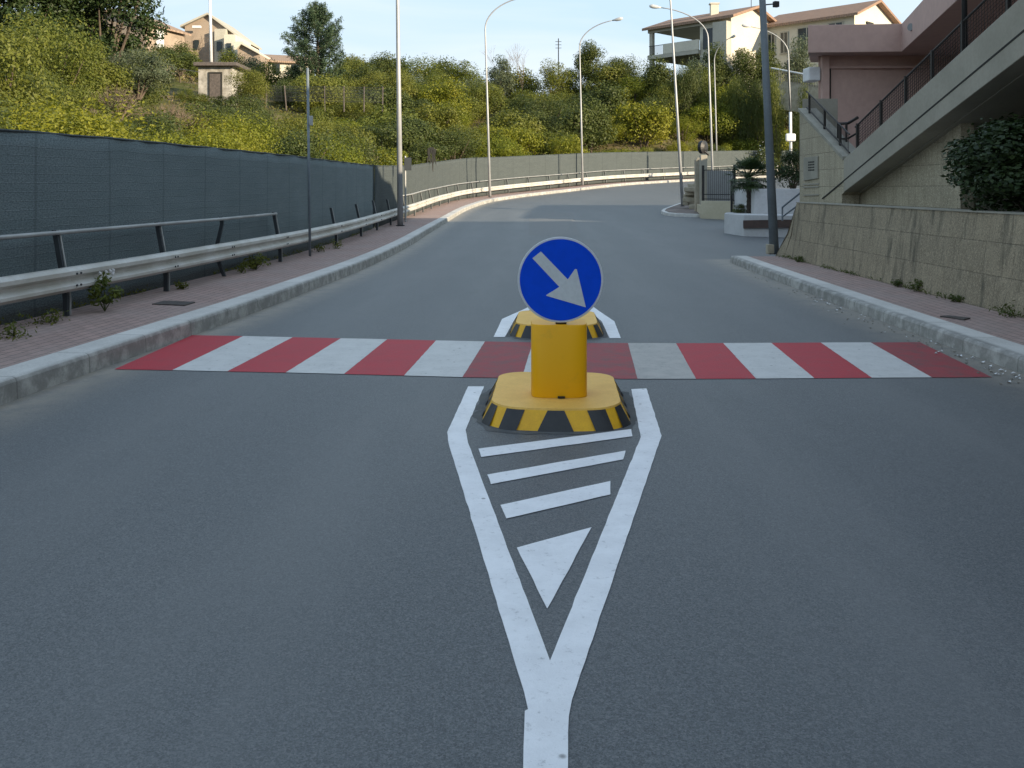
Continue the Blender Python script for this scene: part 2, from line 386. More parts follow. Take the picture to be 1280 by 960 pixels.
t.bump(n2, .8, .1); M['soil'] = t.fin(c, .95, .1)
g = gm.build('ground', M['soil'], smooth=True, recalc=False); tag(g, kind='structure')
# road ------------------------------------------------------------------
RKP = np.array([(4.2,-24),(4.32,-4),(4.40,7.9),(4.43,10.1),(4.46,11.6),(4.53,14.3),(4.62,17.5),(4.71,20.0)], float)
RK = spline(RKP, .3)
def rkx(y): return np.interp(y, RK[:, 1], RK[:, 0])
ys = np.r_[np.arange(-24, 60, .4), np.arange(60, 112, .6)]
rows = []; dirt = []; patch = []
fr_ = np.r_[[0, .012, .03, .05, .08, .12, .18], np.linspace(.26, 1, 14)]
for y in ys:
    x0 = kx(y)-.15; x1 = 62. if y > 22 else 62.
    xs = np.r_[x0+np.array([0, .25, .4, .55, .75, 1.0, 1.4]), np.linspace(x0+1.9, 3.2, 20) if x0+1.9 < 2.5 else np.linspace(x0+1.9, x0+4, 20), ]
    last = xs[-1]
    tail = np.array([3.5, 3.8, 4.0, 4.15, 4.3, 4.5, 5.0, 6.5, 9, 13, 20, 30, 45, 62]) if last < 3.3 else last+np.array([.6, 1.2, 2, 3, 4, 5, 6, 8, 10, 13, 17, 22, 30, 40])
    xs = np.r_[xs, tail]
    z = zp(y)
    for x in xs:
        rows.append((x, y, z+.0))
        dl = x-kx(y); d = math.exp(-(max(dl-.12, 0)/.30)**2)*.9
        if y < 20.6: d = max(d, math.exp(-(max(rkx(y)-x-.1, 0)/.38)**2)*.85)
        dirt.append(d)
        cl_ = .36+(y-6)*.048 if y < 30 else 1.5; patch.append(sum(math.exp(-((x-cl_-o_)/.42)**2) for o_ in (-2.75, -1.2, 1.15, 2.7)) if y < 45 else 0.)
W = len(xs); rd = MB(); rd.v = rows
rd.f = [(r*W+c, r*W+c+1, (r+1)*W+c+1, (r+1)*W+c) for r in range(len(ys)-1) for c in range(W-1)]
rd.m = [0]*len(rd.f); rd.uv = [None]*len(rd.f)
road = rd.build('road', M['asphalt'], smooth=True, recalc=False); tag(road, kind='structure')
for nm, arr in (('dirt', dirt), ('patch', patch)):
    a = road.data.attributes.new(nm, 'FLOAT', 'POINT'); a.data.foreach_set('value', np.array(arr, np.float32))
def ribbon(name, mat, q, prof, zbase=0., keep=None, smooth=False, uvs=1., rowz=zp):
    """sweep a profile [(offset to the left, height)] along polyline q on the ground"""
    S = arclen(q); mb = MB(); n = len(prof); lines = [offset(q, o) for o, h in prof]
    pl = np.r_[0, np.cumsum([math.hypot(prof[i+1][0]-prof[i][0], prof[i+1][1]-prof[i][1]) for i in range(n-1)])]
    vs = []
    for i in range(len(q)):
        zb = rowz(q[i, 1])
        for k, (o, h) in enumerate(prof): vs.append((lines[k][i, 0], lines[k][i, 1], zb+h+zbase))
    fs = []; us = []
    for i in range(len(q)-1):
        for k in range(n-1):
            fs.append((i*n+k, i*n+k+1, (i+1)*n+k+1, (i+1)*n+k))
            us.append([(S[i]*uvs, pl[k]), (S[i]*uvs, pl[k+1]), (S[i+1]*uvs, pl[k+1]), (S[i+1]*uvs, pl[k])])
    mb.add(vs, fs, us); return mb
# kerb: uv.y runs 0 at the inner top edge -> down the face
KH = .17; KW = .31
kb = ribbon('kerb', None, KL, [(KW, KH-.03), (KW, KH), (.035, KH), (.012, KH-.01), (.0, KH-.035), (-.01, -.05)])
o = kb.build('kerb', M['kerb']); tag(o, kind='structure')
pv = ribbon('pavement', None, KL, [(KW-.01, KH-.012), (1.95, KH-.004)])
o = pv.build('pavement', M['pavers']); tag(o, kind='structure')
# right pavement and kerb
RH = .14
kb = ribbon('kerb', None, RK, [(.01, -.05), (.0, RH-.03), (-.012, RH-.01), (-.035, RH), (-.34, RH), (-.34, RH-.03)])
# uv.y must grow towards the face: flip
kb.uv = [[(a, .58-b) for a, b in u] for u in kb.uv]
o = kb.build('kerb', M['kerb']); tag(o, kind='structure')
kb = MB(); a = RK[-1]; kb.add([(a[0], a[1], -.05), (a[0]+.34, a[1]+.01, -.05), (a[0]+.34, a[1]+.01, RH), (a[0], a[1], RH-.03)], [(0, 1, 2, 3)])
pv = ribbon('pavement', None, RK, [(-.33, RH-.012), (-1.75, RH-.004)])
e = RK[-1]; pv.add([(e[0], e[1], RH-.01), (e[0], e[1], -.1), (e[0]+1.75, e[1]+.05, -.1), (e[0]+1.75, e[1]+.05, RH-.01)], [(0, 1, 2, 3)])
o = pv.build('pavement', M['pavers']); tag(o, kind='structure')
# far corner pavement on the right (island with white painted kerb)
isl = [P(851, 250, 51.), P(838, 256, 47.5), P(829, 261, 45), P(826.5, 266, 43.3), P(832, 271, 41.8), P(845, 273.5, 41), P(871, 276, 40.6), (12, 40.6, 0), (13, 51, 0)]
isl = [(p[0], p[1]) for p in isl]
def poly_prism(name, mat, pts, z0, z1, parent=None, bevel=0):
    mb = MB(); mb.prism([(x, y, zp(y)+z0) for x, y in pts], (0, 0, z1-z0)); return mb.build(name, mat, parent, bevel=bevel)
cx, cy = 10.5, 46.
inner = [(x+(cx-x)*.055, y+(cy-y)*.055) for x, y in isl]
M['kerb_white'] = simple('white_painted_kerb', (.62, .62, .60), (.45, .45, .43), 2.2, .8, bumps=.2)
tag(poly_prism('kerb', M['kerb_white'], isl, -.1, .14), kind='structure')
tag(poly_prism('pavement', M['pavers'], inner, 0, .146), kind='structure')
# ------------------------------------------------------------------ road markings
def mark(name, mat, pts, z=.004, jit=.0022, seg=.08, pix=True):
    if pix: pts = [G(u, v) for u, v in pts]
    out = []
    for i, p in enumerate(pts):
        q = pts[(i+1) % len(pts)]; L = (q-p).length; k = max(1, int(L/seg)); nrm = Vector((-(q-p).y, (q-p).x, 0)).normalized()
        for j in range(k):
            r = p.lerp(q, j/k)
            if j: r = r+nrm*random.gauss(0, jit*.5)
            out.append((r.x, r.y, zp(r.y)+z))
    mb = MB(); mb.add(out, [tuple(range(len(out)))]); o = mb.build(name, mat, recalc=False)
    me = o.data
    if me.polygons[0].normal.z < 0: me.flip_normals()
    return tag(o, kind='structure')
nearU = [(143,462),(215,463.3),(284,464.8),(357,466.2),(430,468),(505,470),(578,472),(652,473.2),(725,473.8),(797,474.2),(870,474.2),(945,473.8),(1018,473.3),(1090,472.8),(1165,472.4),(1240,472)]
farU = [(240,419.5),(304,420.5),(366,422),(426,423.3),(484,424.5),(545,426),(606,427.3),(666,428.3),(726,429),(785,429.3),(845,429.5),(904,429.3),(964,429),(1026,428.7),(1088,428.5),(1150,428.3)]
for i in range(15):
    m = 'zebra_red' if i % 2 == 0 else 'zebra_white'
    if i == 9: m = 'zebra_dirty'
    if i in (14, 6, 8): m = 'zebra_red_worn'
    a, b, c_, d_ = nearU[i], nearU[i+1], farU[i+1], farU[i]
    mark('road_markings', M[m], [a, b, c_, d_], z=.004+.0008*(i % 2))
V = [(585,483.5),(559,541),(561,556),(655,866),(660,888),(656,890),(654,960),(653,1400),(711,1400),(710,960),(711,897),(715,876),(827,545),(808,486),(789,487),(801,547),(687.5,827),(585,554),(582,538),(605,483.5)]
mark('road_markings', M['white_paint'], V)
for b in ([(598,561.5),(789,537),(790.6,546),(601.6,572)], [(609,594),(782,564),(779,575),(613.6,606)], [(625.5,632),(763,602),(763,619),(633,649)], [(646,685.5),(739.5,660),(684,762)]):
    mark('road_markings', M['white_paint'], b)
mark('road_markings', M['white_paint'], [(617,421.6),(631,421.6),(644,399),(692,369),(703,360),(713,369),(752,402),(762,423),(776,423),(768,402),(748,388.5),(712,361),(711,330),(699,330),(699,360),(657.8,385.5),(627.6,399)])
M['repair'] = paint('asphalt_repair', (.150, .154, .154), .5)
mark('road', M['repair'], [Vector((.55, 29.5, 0)), Vector((2.2, 29.3, 0)), Vector((2.9, 44, 0)), Vector((.8, 44.2, 0))], z=.003, seg=.5, jit=.02, pix=False)
# ------------------------------------------------------------------ bollard with keep-right sign, and the bare base behind it
ROT = math.radians(-2.7)
def rounded_base(n=64, hx=.445, hy=.57, r=.2, front=.07):
    pts = []
    for cxs, cys, a0 in ((1, -1, -90), (1, 1, 0), (-1, 1, 90), (-1, -1, 180)):
        for k in range(9):
            a = math.radians(a0+k*90/8)
            x = cxs*(hx-r)+r*math.cos(a); y = cys*(hy-r)+r*math.sin(a)
            if cys < 0: y -= front*(1-(x/hx)**2)
            pts.append((x, y))
    # front edge subdivided between last and first
    k = 12; a, b = pts[-1], pts[0]
    for j in range(1, k):
        x = a[0]+(b[0]-a[0])*j/k; pts.append((x, -hy-front*(1-(x/hx)**2)))
    return pts
def base_block(th, cxy):
    ca, sa = math.cos(ROT), math.sin(ROT)
    def T(x, y, z): return (cxy[0]+x*ca-y*sa, cxy[1]+x*sa+y*ca, z)
    H = .135; top = rounded_base(); n = len(top)
    def lerp_out(s): return [(x*(1+s*.075/.46), y*(1+s*.075/.575)) for x, y in top]
    bot = lerp_out(1)
    mb = MB()
    mb.add([T(x, y, H) for x, y in top]+[T(x*1.006, y*1.006, H-.012) for x, y in top]+[T(x, y, -.02) for x, y in bot],
           [tuple(range(n))]+[(i, n+i, n+(i+1) % n, (i+1) % n) for i in range(n)]+[(n+i, 2*n+i, 2*n+(i+1) % n, n+(i+1) % n) for i in range(n)],
           None)
    mb.m = [0]+[0]*n+[1]*n
    b = mb.build('base', [M['yellow_top'], M['yellow_side']], th)
    # black stripes: thin slanted panels 3 mm proud of the sides
    def edge(pts, xx, side):       # outline point at x on the front, or walk the perimeter
        return pts
    def per(pts):
        q = pts[9*2:]+[] ; return pts
    # perimeter param by arc length starting at front centre, going to +x
    def walk(pts):
        i0 = max(range(n), key=lambda i: -pts[i][1]+(-abs(pts[i][0])*10))
        seq = [pts[(i0+k) % n] for k in range(n+1)]
        L = [0]
        for p, q in zip(seq, seq[1:]): L.append(L[-1]+math.hypot(q[0]-p[0], q[1]-p[1]))
        return seq, L
    ts, tl = walk(top); bs, bl = walk(bot)
    def at(seq, L, s):
        s = s % L[-1]; x = np.interp(s, L, [p[0] for p in seq]); y = np.interp(s, L, [p[1] for p in seq]); return x, y
    def panel(t0, t1, b0, b1):
        mb = MB(); K = 6; vs = []
        for k in range(K+1):
            f = k/K
            x, y = at(ts, tl, t0+(t1-t0)*f); x2, y2 = at(bs, bl, b0+(b1-b0)*f)
            vs.append(T(x*1.012, y*1.010, H-.012)); vs.append(T(x2*1.005, y2*1.004, 0.002))
        mb.add(vs, [(2*k, 2*k+1, 2*k+3, 2*k+2) for k in range(K)])
        mb.build('black_stripe', M['black_paint'], b)
    panel(-.055, .055, -.122, .118)
    for sg in (1, -1):
        for t0, t1, b0, b1 in ((.205, .335, .262, .39), (.425, .53, .478, .61), (.70, .83, .76, .90), (1.0, 1.14, 1.08, 1.23), (1.32, 1.46, 1.42, 1.57)):
            if sg > 0: panel(t0, t1, b0, b1)
            else: panel(-t1, -t0, -b1, -b0)
    return T
C1 = (.322, 6.75)
bol = thing('traffic_bollard', 'yellow traffic bollard carrying a round blue arrow sign in the middle of the road', 'bollard', (C1[0], C1[1], 0))
base_block(bol, C1)
colc = Vector((X(698.5, 6.55), 6.56, 0)); H0, H1 = .137, .645
def superell(cx, cy, a, b, z, n=48, p=4.2):
    return [(cx+a*math.copysign(abs(math.cos(t))**(2/p), math.cos(t)), cy+b*math.copysign(abs(math.sin(t))**(2/p), math.sin(t)), z) for t in [2*math.pi*k/n for k in range(n)]]
mb = MB(); n = 48; vs = superell(colc.x, colc.y, .197, .15, H0)+superell(colc.x, colc.y, .197, .15, H1-.006)+superell(colc.x, colc.y, .192, .145, H1)
mb.add(vs, [(i, (i+1) % n, n+(i+1) % n, n+i) for i in range(n)]+[(n+i, n+(i+1) % n, 2*n+(i+1) % n, 2*n+i) for i in range(n)]+[tuple(range(2*n, 3*n))])
col_ = mb.build('column', M['yellow'], bol, smooth=False)
for p in col_.data.polygons: p.use_smooth = len(p.vertices) == 4
mb = MB(); mb.box((colc.x+.01, colc.y-.155, .138), (.05, .03, .012)); mb.build('bracket', M['black_metal'], bol)
mb = MB(); mb.box((colc.x+.012, colc.y-.07, H1-.01), (.075, .06, .03)); mb.box((colc.x+.012, colc.y-.05, H1-.01), (.05, .03, .5)); mb.build('bracket', M['black_metal'], bol)
# disc
SD = 6.44; SC = P(700.6, 349.8, SD); SR = .300
def disc(r, y, th, n=96): return [(SC.x+r*math.cos(2*math.pi*k/n), y, SC.z+r*math.sin(2*math.pi*k/n)) for k in range(n)]
mb = MB(); mb.prism(disc(SR, SD, 0), (0, .022, 0)); sg = mb.build('sign_disc', M['sign_rim'], bol, bevel=.004)
mb = MB(); mb.prism(disc(SR*.95, SD-.0025, 0), (0, .002, 0)); mb.build('sign_face', M['sign_blue'], sg)
ap = [(200,258),(285,190),(555,470),(628,365),(645,368),(736,750),(340,634),(340,626),(470,545)]
mb = MB(); mb.prism([(SC.x+(a-482)/430*SR, SD-.005, SC.z-(b-475)/430*SR) for a, b in ap], (0, .002, 0)); mb.build('arrow', M['sign_white'], sg)
C2 = (.505, 9.79+.66)
def residue(c0):
    pts = []
    for k in range(70):
        a = 2*math.pi*k/70; ca, sa = math.cos(a), math.sin(a); n4 = (abs(ca/.555)**4+abs(sa/.715)**4)**-.25; q = n4*random.uniform(1.0, 1.09)
        pts.append((c0[0]+q*ca*math.cos(ROT)-q*sa*math.sin(ROT), c0[1]-.02+q*ca*math.sin(ROT)+q*sa*math.cos(ROT), .0022))
    mb = MB(); mb.add(pts, [tuple(range(70))]); tag(mb.build('road', M['residue'], recalc=False), kind='structure')
M['residue'] = simple('mortar_residue', (.115, .118, .115), (.08, .088, .092), 9, .9, bumps=.4)
residue(C1)
b2 = thing('bollard_base', 'bare yellow and black striped block on the far side of the crossing', 'bollard base', (C2[0], C2[1], 0))
base_block(b2, C2); residue(C2)
# ------------------------------------------------------------------ netting fences
def sub(q, y0, y1): m = (q[:, 1] >= y0) & (q[:, 1] <= y1); return q[m]
FH = lambda y: float(np.interp(y, [0, 8, 12, 20, 32, 40, 56, 70, 90], [2.05, 2.06, 2.11, 2.16, 2.12, 2.17, 2.42, 2.40, 2.35]))
def net_fence(label, y0, y1, mat, spacing):
    q = sub(FEN, y0, y1); S = arclen(q); z0 = zp(q[0, 1])
    th = thing('netting_fence', label, 'fence', (q[0, 0], q[0, 1], z0))
    tt = np.gradient(q, axis=0); tt /= np.linalg.norm(tt, axis=1)[:, None]; nn = np.c_[-tt[:, 1], tt[:, 0]]
    R = 12; vs = []; fs = []; us = []
    ph = rng.random(len(q))*6
    for i in range(len(q)):
        h = FH(q[i, 1]); w = abs(math.sin(math.pi*S[i]/spacing))
        top = -.014*w*(.6+.4*math.sin(i*.37))+random.gauss(0, .006)
        for r in range(R+1):
            f = r/R
            bulge = .03*math.sin(S[i]*5.3+2*math.sin(S[i]*1.3)+f*1.5)*.35+.022*w*math.sin(math.pi*min(1, f*1.0))*math.sin(S[i]*.9+f*4)+random.gauss(0, .003)
            p = q[i]+nn[i]*bulge
            vs.append((p[0], p[1], zp(q[i, 1])+KH-.03+f*(h+top)))
    for i in range(len(q)-1):
        for r in range(R):
            fs.append((i*(R+1)+r, (i+1)*(R+1)+r, (i+1)*(R+1)+r+1, i*(R+1)+r+1))
            us.append([(S[i], 2.2*r/R), (S[i+1], 2.2*r/R), (S[i+1], 2.2*(r+1)/R), (S[i], 2.2*(r+1)/R)])
    mb = MB(); mb.add(vs, fs, us); nt = mb.build('netting', mat, th, smooth=True, recalc=False)
    so = nt.modifiers.new('Solid', 'SOLIDIFY'); so.thickness = .012
    mb = MB(); path = [(q[i, 0], q[i, 1], zp(q[i, 1])+KH-.03+FH(q[i, 1])-.005-.008*abs(math.sin(math.pi*S[i]/spacing))) for i in range(len(q))]
    mb.tube(path, .014, 6); mb.build('top_wire', M['net_post'], th)
    k = 0
    while k*spacing < S[-1]:
        s = k*spacing; x = np.interp(s, S, q[:, 0]); y = np.interp(s, S, q[:, 1]); i = int(np.argmin(abs(S-s)))
        p = np.array([x, y])+nn[i]*.05
        mb = MB(); mb.box((p[0], p[1], zp(y)+KH-.05), (.035, .035, FH(y)+.03), tt[i]); mb.build('fence_post', M['net_post'], th); k += 1
    return th
net_fence('long teal windbreak netting fence behind the guard rail', 2.2, 30.6, M['net'], 1.55)
net_fence('grey windbreak netting fence round the far bend', 30.6, 92, M['net_grey'], 2.1)
# ------------------------------------------------------------------ guard rail
gq = sub(GRD, -2, 94)
gr = thing('guard_rail', 'galvanised guard rail with handrail running along the left pavement round the bend', 'guard rail', (gq[0, 0], gq[0, 1], .15))
prof = [(.02, .275), (-.03, .28), (-.075, .315), (-.075, .345), (-.01, .39), (-.01, .425), (-.075, .465), (-.075, .505), (-.03, .54), (.02, .545)]
bm_ = ribbon('beam', None, gq, prof, KH)
bo = bm_.build('beam', M['galv_dirty'], gr, smooth=False); so = bo.modifiers.new('Solid', 'SOLIDIFY'); so.thickness = .004
GS = arclen(gq); gt = np.gradient(gq, axis=0); gt /= np.linalg.norm(gt, axis=1)[:, None]; gn = np.c_[-gt[:, 1], gt[:, 0]]
def gpos(s, off=0.):
    i = int(np.argmin(abs(GS-s))); x = np.interp(s, GS, gq[:, 0]); y = np.interp(s, GS, gq[:, 1])
    return Vector((x+gn[i, 0]*off, y+gn[i, 1]*off, zp(y)+KH)), i
def s_at_u(u):
    uu = 640+F*gq[:, 0]/np.maximum(gq[:, 1], .2); m = gq[:, 1] > 3; return float(np.interp(u, uu[m], GS[m]))
def gpost(s, top=.96, lean=.13, rail=True, bent=False, tilt=0.):
    b, i = gpos(s, .035); t_ = Vector((gt[i, 0], gt[i, 1], 0)); n_ = Vector((gn[i, 0], gn[i, 1], 0))
    mb = MB(); w = .022
    def lev(z):
        f = z/.96; o = lean*max(0, f-.25)/.75
        if bent: o += .10*math.sin(min(1, f*1.1)*math.pi*1.3)
        return b+n_*o+t_*tilt*f+Vector((0, 0, z))
    zs = [0, .2, .4, .55, .7, .85, top]
    for a, c_ in zip(zs, zs[1:]):
        p, q = lev(a), lev(c_)
        d0 = n_*.055
        mb.hexa([p-t_*w, p+t_*w, p+t_*w+d0, p-t_*w+d0, q-t_*w, q+t_*w, q+t_*w+d0, q-t_*w+d0])
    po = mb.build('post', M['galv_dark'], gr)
    mb = MB()
    for a, c_ in zip(zs, zs[1:]):
        p, q = lev(a)-n_*.012, lev(c_)-n_*.012
        mb.hexa([p-t_*.004+t_*w, p+t_*.016+t_*w, p+t_*.016+t_*w+n_*.03, p-t_*.004+t_*w+n_*.03, q-t_*.004+t_*w, q+t_*.016+t_*w, q+t_*.016+t_*w+n_*.03, q-t_*.004+t_*w+n_*.03])
    if not bent: mb.build('flange', M['galv'], po)
    mb = MB()
    for dz in (.345, .475): mb.tube([b-n_*.115+t_*.05+Vector((0, 0, dz)), b-n_*.128+t_*.05+Vector((0, 0, dz))], .012, 6); mb.tube([b-n_*.115-t_*.03+Vector((0, 0, dz)), b-n_*.128-t_*.03+Vector((0, 0, dz))], .012, 6)
    mb.build('bolt', M['galv_dark'], po)
    # overlapping beam end: a second lapped plate
    mb = MB(); vs = []
    for k in (0, 1):
        for o_, h in prof: vs.append(b-n_*.035+n_*(o_-.006)-t_*(.02-.24*k)+Vector((0, 0, h)))
    N = len(prof); mb.add(vs, [(j, j+1, N+j+1, N+j) for j in range(N-1)]); lp = mb.build('lapped_plate', M['galv_dirty'], po)
    sm = lp.modifiers.new('Solid', 'SOLIDIFY'); sm.thickness = .005
    return lev(top-.03)
s0 = s_at_u(89); near_s = [s0-5.4, s0-2.7, s0, s_at_u(213), s_at_u(285), s_at_u(354)]
pts = []
for k, s in enumerate(near_s): pts.append(gpost(s, bent=(k == 4)))
hr = MB(); b_, _ = gpos(1.)
path = [pts[0]+(pts[0]-pts[1])*.8]+pts
path = [Vector(p)+Vector((0.02, 0, 0)) for p in path]; hr.tube(path, .026, 10); hr.build('handrail', M['galv'], gr, smooth=True)
for u, h, tl in ((423, .92, .1), (454, .92, -.02), (473.5, .95, .12), (490.5, .9, .05)): gpost(s_at_u(u), h, .16, tilt=tl)
s = s_at_u(508.5); fp = []
while s < GS[-1]-1: fp.append(gpost(s, .98, .14)); s += 2.75
hr = MB(); hr.tube([p+Vector((0.02, -.02, -.03*(random.random()))) for p in fp], .030, 8); hr.build('handrail', M['galv'], gr, smooth=True)
# thin post in front of the guard rail with small box
pb = G(387.5, 320, KH); pt_ = Vector((X(384.5, pb.y), pb.y, Zv(85, pb.y)))
th = thing('metal_post', 'tall thin grey metal post with a small box in front of the guard rail', 'post', pb)
mb = MB(); mb.tube([pb, pt_], .028, 8); mb.build('post', M['pole_blue'], th, smooth=True)
bx = P(387.5, 157, pb.y); mb = MB(); mb.box((bx.x+.03, bx.y-.05, bx.z), (.08, .06, .2)); mb.build('box', M['galv'], th, bevel=.006)
# ------------------------------------------------------------------ lamps
def lamp(label, base, top_u, top_v, H, armdir, arm, rise, r0=.085, r1=.045, mat='lamp_grey', headless=False):
    th = thing('street_lamp', label, 'street lamp', base, 'street lamps along the road')
    d = base[1]; b = Vector(base); lean = (X(top_u, d)-b.x)/(Zv(top_v, d)-b.z)
    zs = H-rise; path = [b, b+Vector((lean*zs*.5, 0, zs*.5)), b+Vector((lean*zs, 0, zs))]
    rad = [r0, (r0+r1)/2, r1]
    a = Vector(armdir).normalized(); c0 = path[-1]
    for k in range(1, 11):
        f = k/10; ang = f*math.radians(78)
        path.append(c0+a*(arm*(1-math.cos(ang))/(1-math.cos(math.radians(78))))+Vector((lean*rise*f, 0, rise*math.sin(ang)/math.sin(math.radians(78)))))
        rad.append(r1*(1-.25*f))
    mb = MB(); mb.tube(path, rad, 12); mb.build('pole', M[mat], th, smooth=True)
    mb = MB(); mb.box((b.x, b.y, b.z), (r0*2.6, r0*2.6, .02)); mb.build('base_plate', M['galv_dark'], th)
    e = path[-1]; dd = (path[-1]-path[-2]).normalized()
    mb = MB(); hp = [e-dd*.1, e+dd*.05, e+dd*.2, e+dd*.45, e+dd*.62, e+dd*.68]; mb.tube(hp, [.05, .07, .12, .14, .10, .03], 10)
    h = mb.build('lamp_head', M['lamp_head'], th, smooth=True)
    return th
d1 = 32.; b1 = (X(500.5, d1), d1, zp(d1)+KH); lamp('nearest tall street lamp on the left pavement, standing where shade turns to sun', b1, 497, 0, 12.2, (1, .1, 0), 2.4, 1.9, .105, .05)
d2 = 56.; lamp('street lamp on the outer pavement where the white kerb starts to curve', (X(612.5, d2), d2, zp(d2)+KH), 606, 20, 12.1, (1, -.1, 0), 2.4, 1.9)
d3 = 68.6; lamp('street lamp with its whole curved arm against the sky in the middle of the bend', (X(728.3, d3), d3, zp(d3)+KH), 724.5, 60, 12.2, (1, -.25, 0), 2.6, 1.9)
d4 = 47.3; lamp('street lamp on the corner island beside the cream gate wall', (X(853.3, d4), d4, zp(d4)+.14), 838, 0, 12.4, (-1, .2, 0), 2.6, 1.9)
d5 = 60.; lamp('street lamp behind the gate pillar with its arm reaching over the villa balcony', (X(891.5, d5), d5, zp(d5)+.1), 885, 45, 12.2, (-1, 0, 0), 3.1, 2.0)
d6 = 86.; lamp('small far street lamp whose short arm bends towards the ivy on the villa', (X(896.5, d6), d6, zp(d6)+.15), 893, 80, 12.6, (.6, -1, 0), 2.2, 1.9)
d7 = 75.; lamp('street lamp beside the stone wall, its lamp head in front of the villa wall', (X(990.5, d7), d7, zp(d7)+.1), 986, 80, 12.6, (-1, -.1, 0), 3.2, 2.2)
d8 = 20.35; th8 = lamp('blue grey lamp column at the end of the right pavement with a floodlight', (X(968, d8), d8, RH), 953, 0, 9.5, (-1, .1, 0), 2.2, 1.6, .105, .06, 'pole_blue')
mb = MB(); q = P(956, 6, d8); mb.tube([q, P(967, 5, d8)], .015, 6); fl = mb.build('bracket', M['galv_dark'], th8)
q = P(970, 9, d8); mb = MB(); mb.box((q.x, q.y, q.z), (.12, .10, .13), (1, .3)); mb.build('floodlight', M['black_metal'], th8, bevel=.012)
q = P(963.5, 317, d8); mb = MB(); mb.box((q.x-.02, q.y-.02, RH), (.16, .16, .22)); mb.build('door_box', M['stone_pillar'], th8, bevel=.02)
# white mast with panel
dm = 70.; bb = P(988.5, 205, dm); th = thing('white_mast', 'slim white mast carrying a small white panel beside the stone wall', 'mast', bb)
mb = MB(); mb.tube([bb, P(988, 140, dm)], .11, 8); mb.build('lower_tube', M['white_plastic'], th, smooth=True)
mb = MB(); mb.tube([P(988, 140, dm), P(984.5, 75, dm)], .05, 6); mb.build('upper_tube', M['galv_dark'], th, smooth=True)
q = P(987, 177, dm); mb = MB(); mb.box((q.x, q.y-.25, q.z), (.75, .25, .6)); mb.build('panel', M['white_plastic'], th, bevel=.1)
# ------------------------------------------------------------------ right: stone wall, ramp, pink building
wx0, wx1 = 5.74, 5.91; WY0, WY1 = -16., 20.3; WZ = 1.29
th = thing('stone_wall', 'battered combed stone block wall along the right pavement', 'wall', (wx0, 14, RH))
mb = MB(); vs = []; fs = []; ysw = np.linspace(WY0, 18.9, 70)
for y in ysw:
    for k in range(6):
        f = k/5; vs.append((wx0+(wx1-wx0)*f+random.gauss(0, .004), y, .05+f*(WZ-.05)))
    vs += [(wx1+.3, y, WZ), (wx1+.3, y, 0)]
for i in range(len(ysw)-1):
    for k in range(7): fs.append((i*8+k, (i+1)*8+k, (i+1)*8+k+1, i*8+k+1))
mb.add(vs, fs)
# flared end
ec = [(wx0, 18.9), (wx0+.03, 19.6), (wx0+.06, 20.35), (wx1+.3, 20.5)]
et = [(wx1, 18.9, WZ), (wx1, 19.1, WZ), (wx1+.05, 19.25, WZ), (wx1+.3, 19.3, WZ)]
for a in range(3):
    p0, p1 = ec[a], ec[a+1]; q0, q1 = et[a], et[a+1]
    m0 = ((p0[0]*.35+q0[0]*.65), (p0[1]*.45+q0[1]*.55), .62); m1 = ((p1[0]*.35+q1[0]*.65), p1[1]*.35+q1[1]*.65, .62)
    mb.add([(p0[0], p0[1], .05), (p1[0], p1[1], .05), m1, m0, q0, q1], [(0, 1, 2, 3), (3, 2, 5, 4)])
mb.build('wall', M['wall_stone'], th)
mb = MB(); mb.hexa([(wx1-.015, WY0, WZ), (wx1+.3, WY0, WZ), (wx1+.3, 19.1, WZ), (wx1-.015, 19.1, WZ)]+[(wx1-.015, WY0, WZ+.02), (wx1+.3, WY0, WZ+.02), (wx1+.3, 19.1, WZ+.02), (wx1-.015, 19.1, WZ+.02)]); mb.build('coping', M['coping'], th)
# planter soil behind the wall
mb = MB(); mb.hexa([(wx1+.3, WY0, .9), (9, WY0, .9), (9, 17.5, .9), (wx1+.3, 17.5, .9), (wx1+.3, WY0, 1.24), (9, WY0, 1.24), (9, 17.5, 1.24), (wx1+.3, 17.5, 1.24)])
tag(mb.build('ground', M['soil']), kind='structure')
# ramp structure
RX = 6.3
rp = thing('ramp', 'concrete ramp with a V shaped parapet above the stone wall', 'ramp', (RX, 17, WZ))
def pr(u, v, x=RX): d = F*x/(u-640); return (x, d, Zv(v, d))
def lineZ(y): return 2.15+.298*(17.5-y)         # top of the parapet
yE = 20.15; yV = 17.45; yN = -6.
# end wall with sloping top (faces the road), thickness .35
endp = [(RX, yE, 1.1), (RX, 17.58, 1.1), (RX, 17.58, 1.47), (RX, yV, 1.52), (RX, yV, 2.13), (RX, yE, 3.28)]
mb = MB(); mb.prism(endp, (.34, 0, 0)); mb.build('end_wall', M['wall_upper'], rp)
mb = MB(); a = Vector((RX-.03, yE+.02, 3.28)); b = Vector((RX-.03, yV, 2.13))
mb.hexa([b, b+Vector((.40, 0, 0)), a+Vector((.40, 0, 0)), a, b+Vector((0, 0, .07)), b+Vector((.40, 0, .07)), a+Vector((.40, 0, .07)), a+Vector((0, 0, .07))]); mb.build('coping', M['coping'], rp)
mb = MB(); soff = lambda y: 1.46+.279*(17.6-y)
mb.prism([(RX-.012, yV, 1.52), (RX-.012, yV, 2.14), (RX-.012, yN, lineZ(yN)), (RX-.012, yN, soff(yN))], (.30, 0, 0)); pf = mb.build('parapet', M['concrete'], rp, bevel=.01)
mid = lambda y: soff(y)+.46*(lineZ(y)-soff(y))+.02
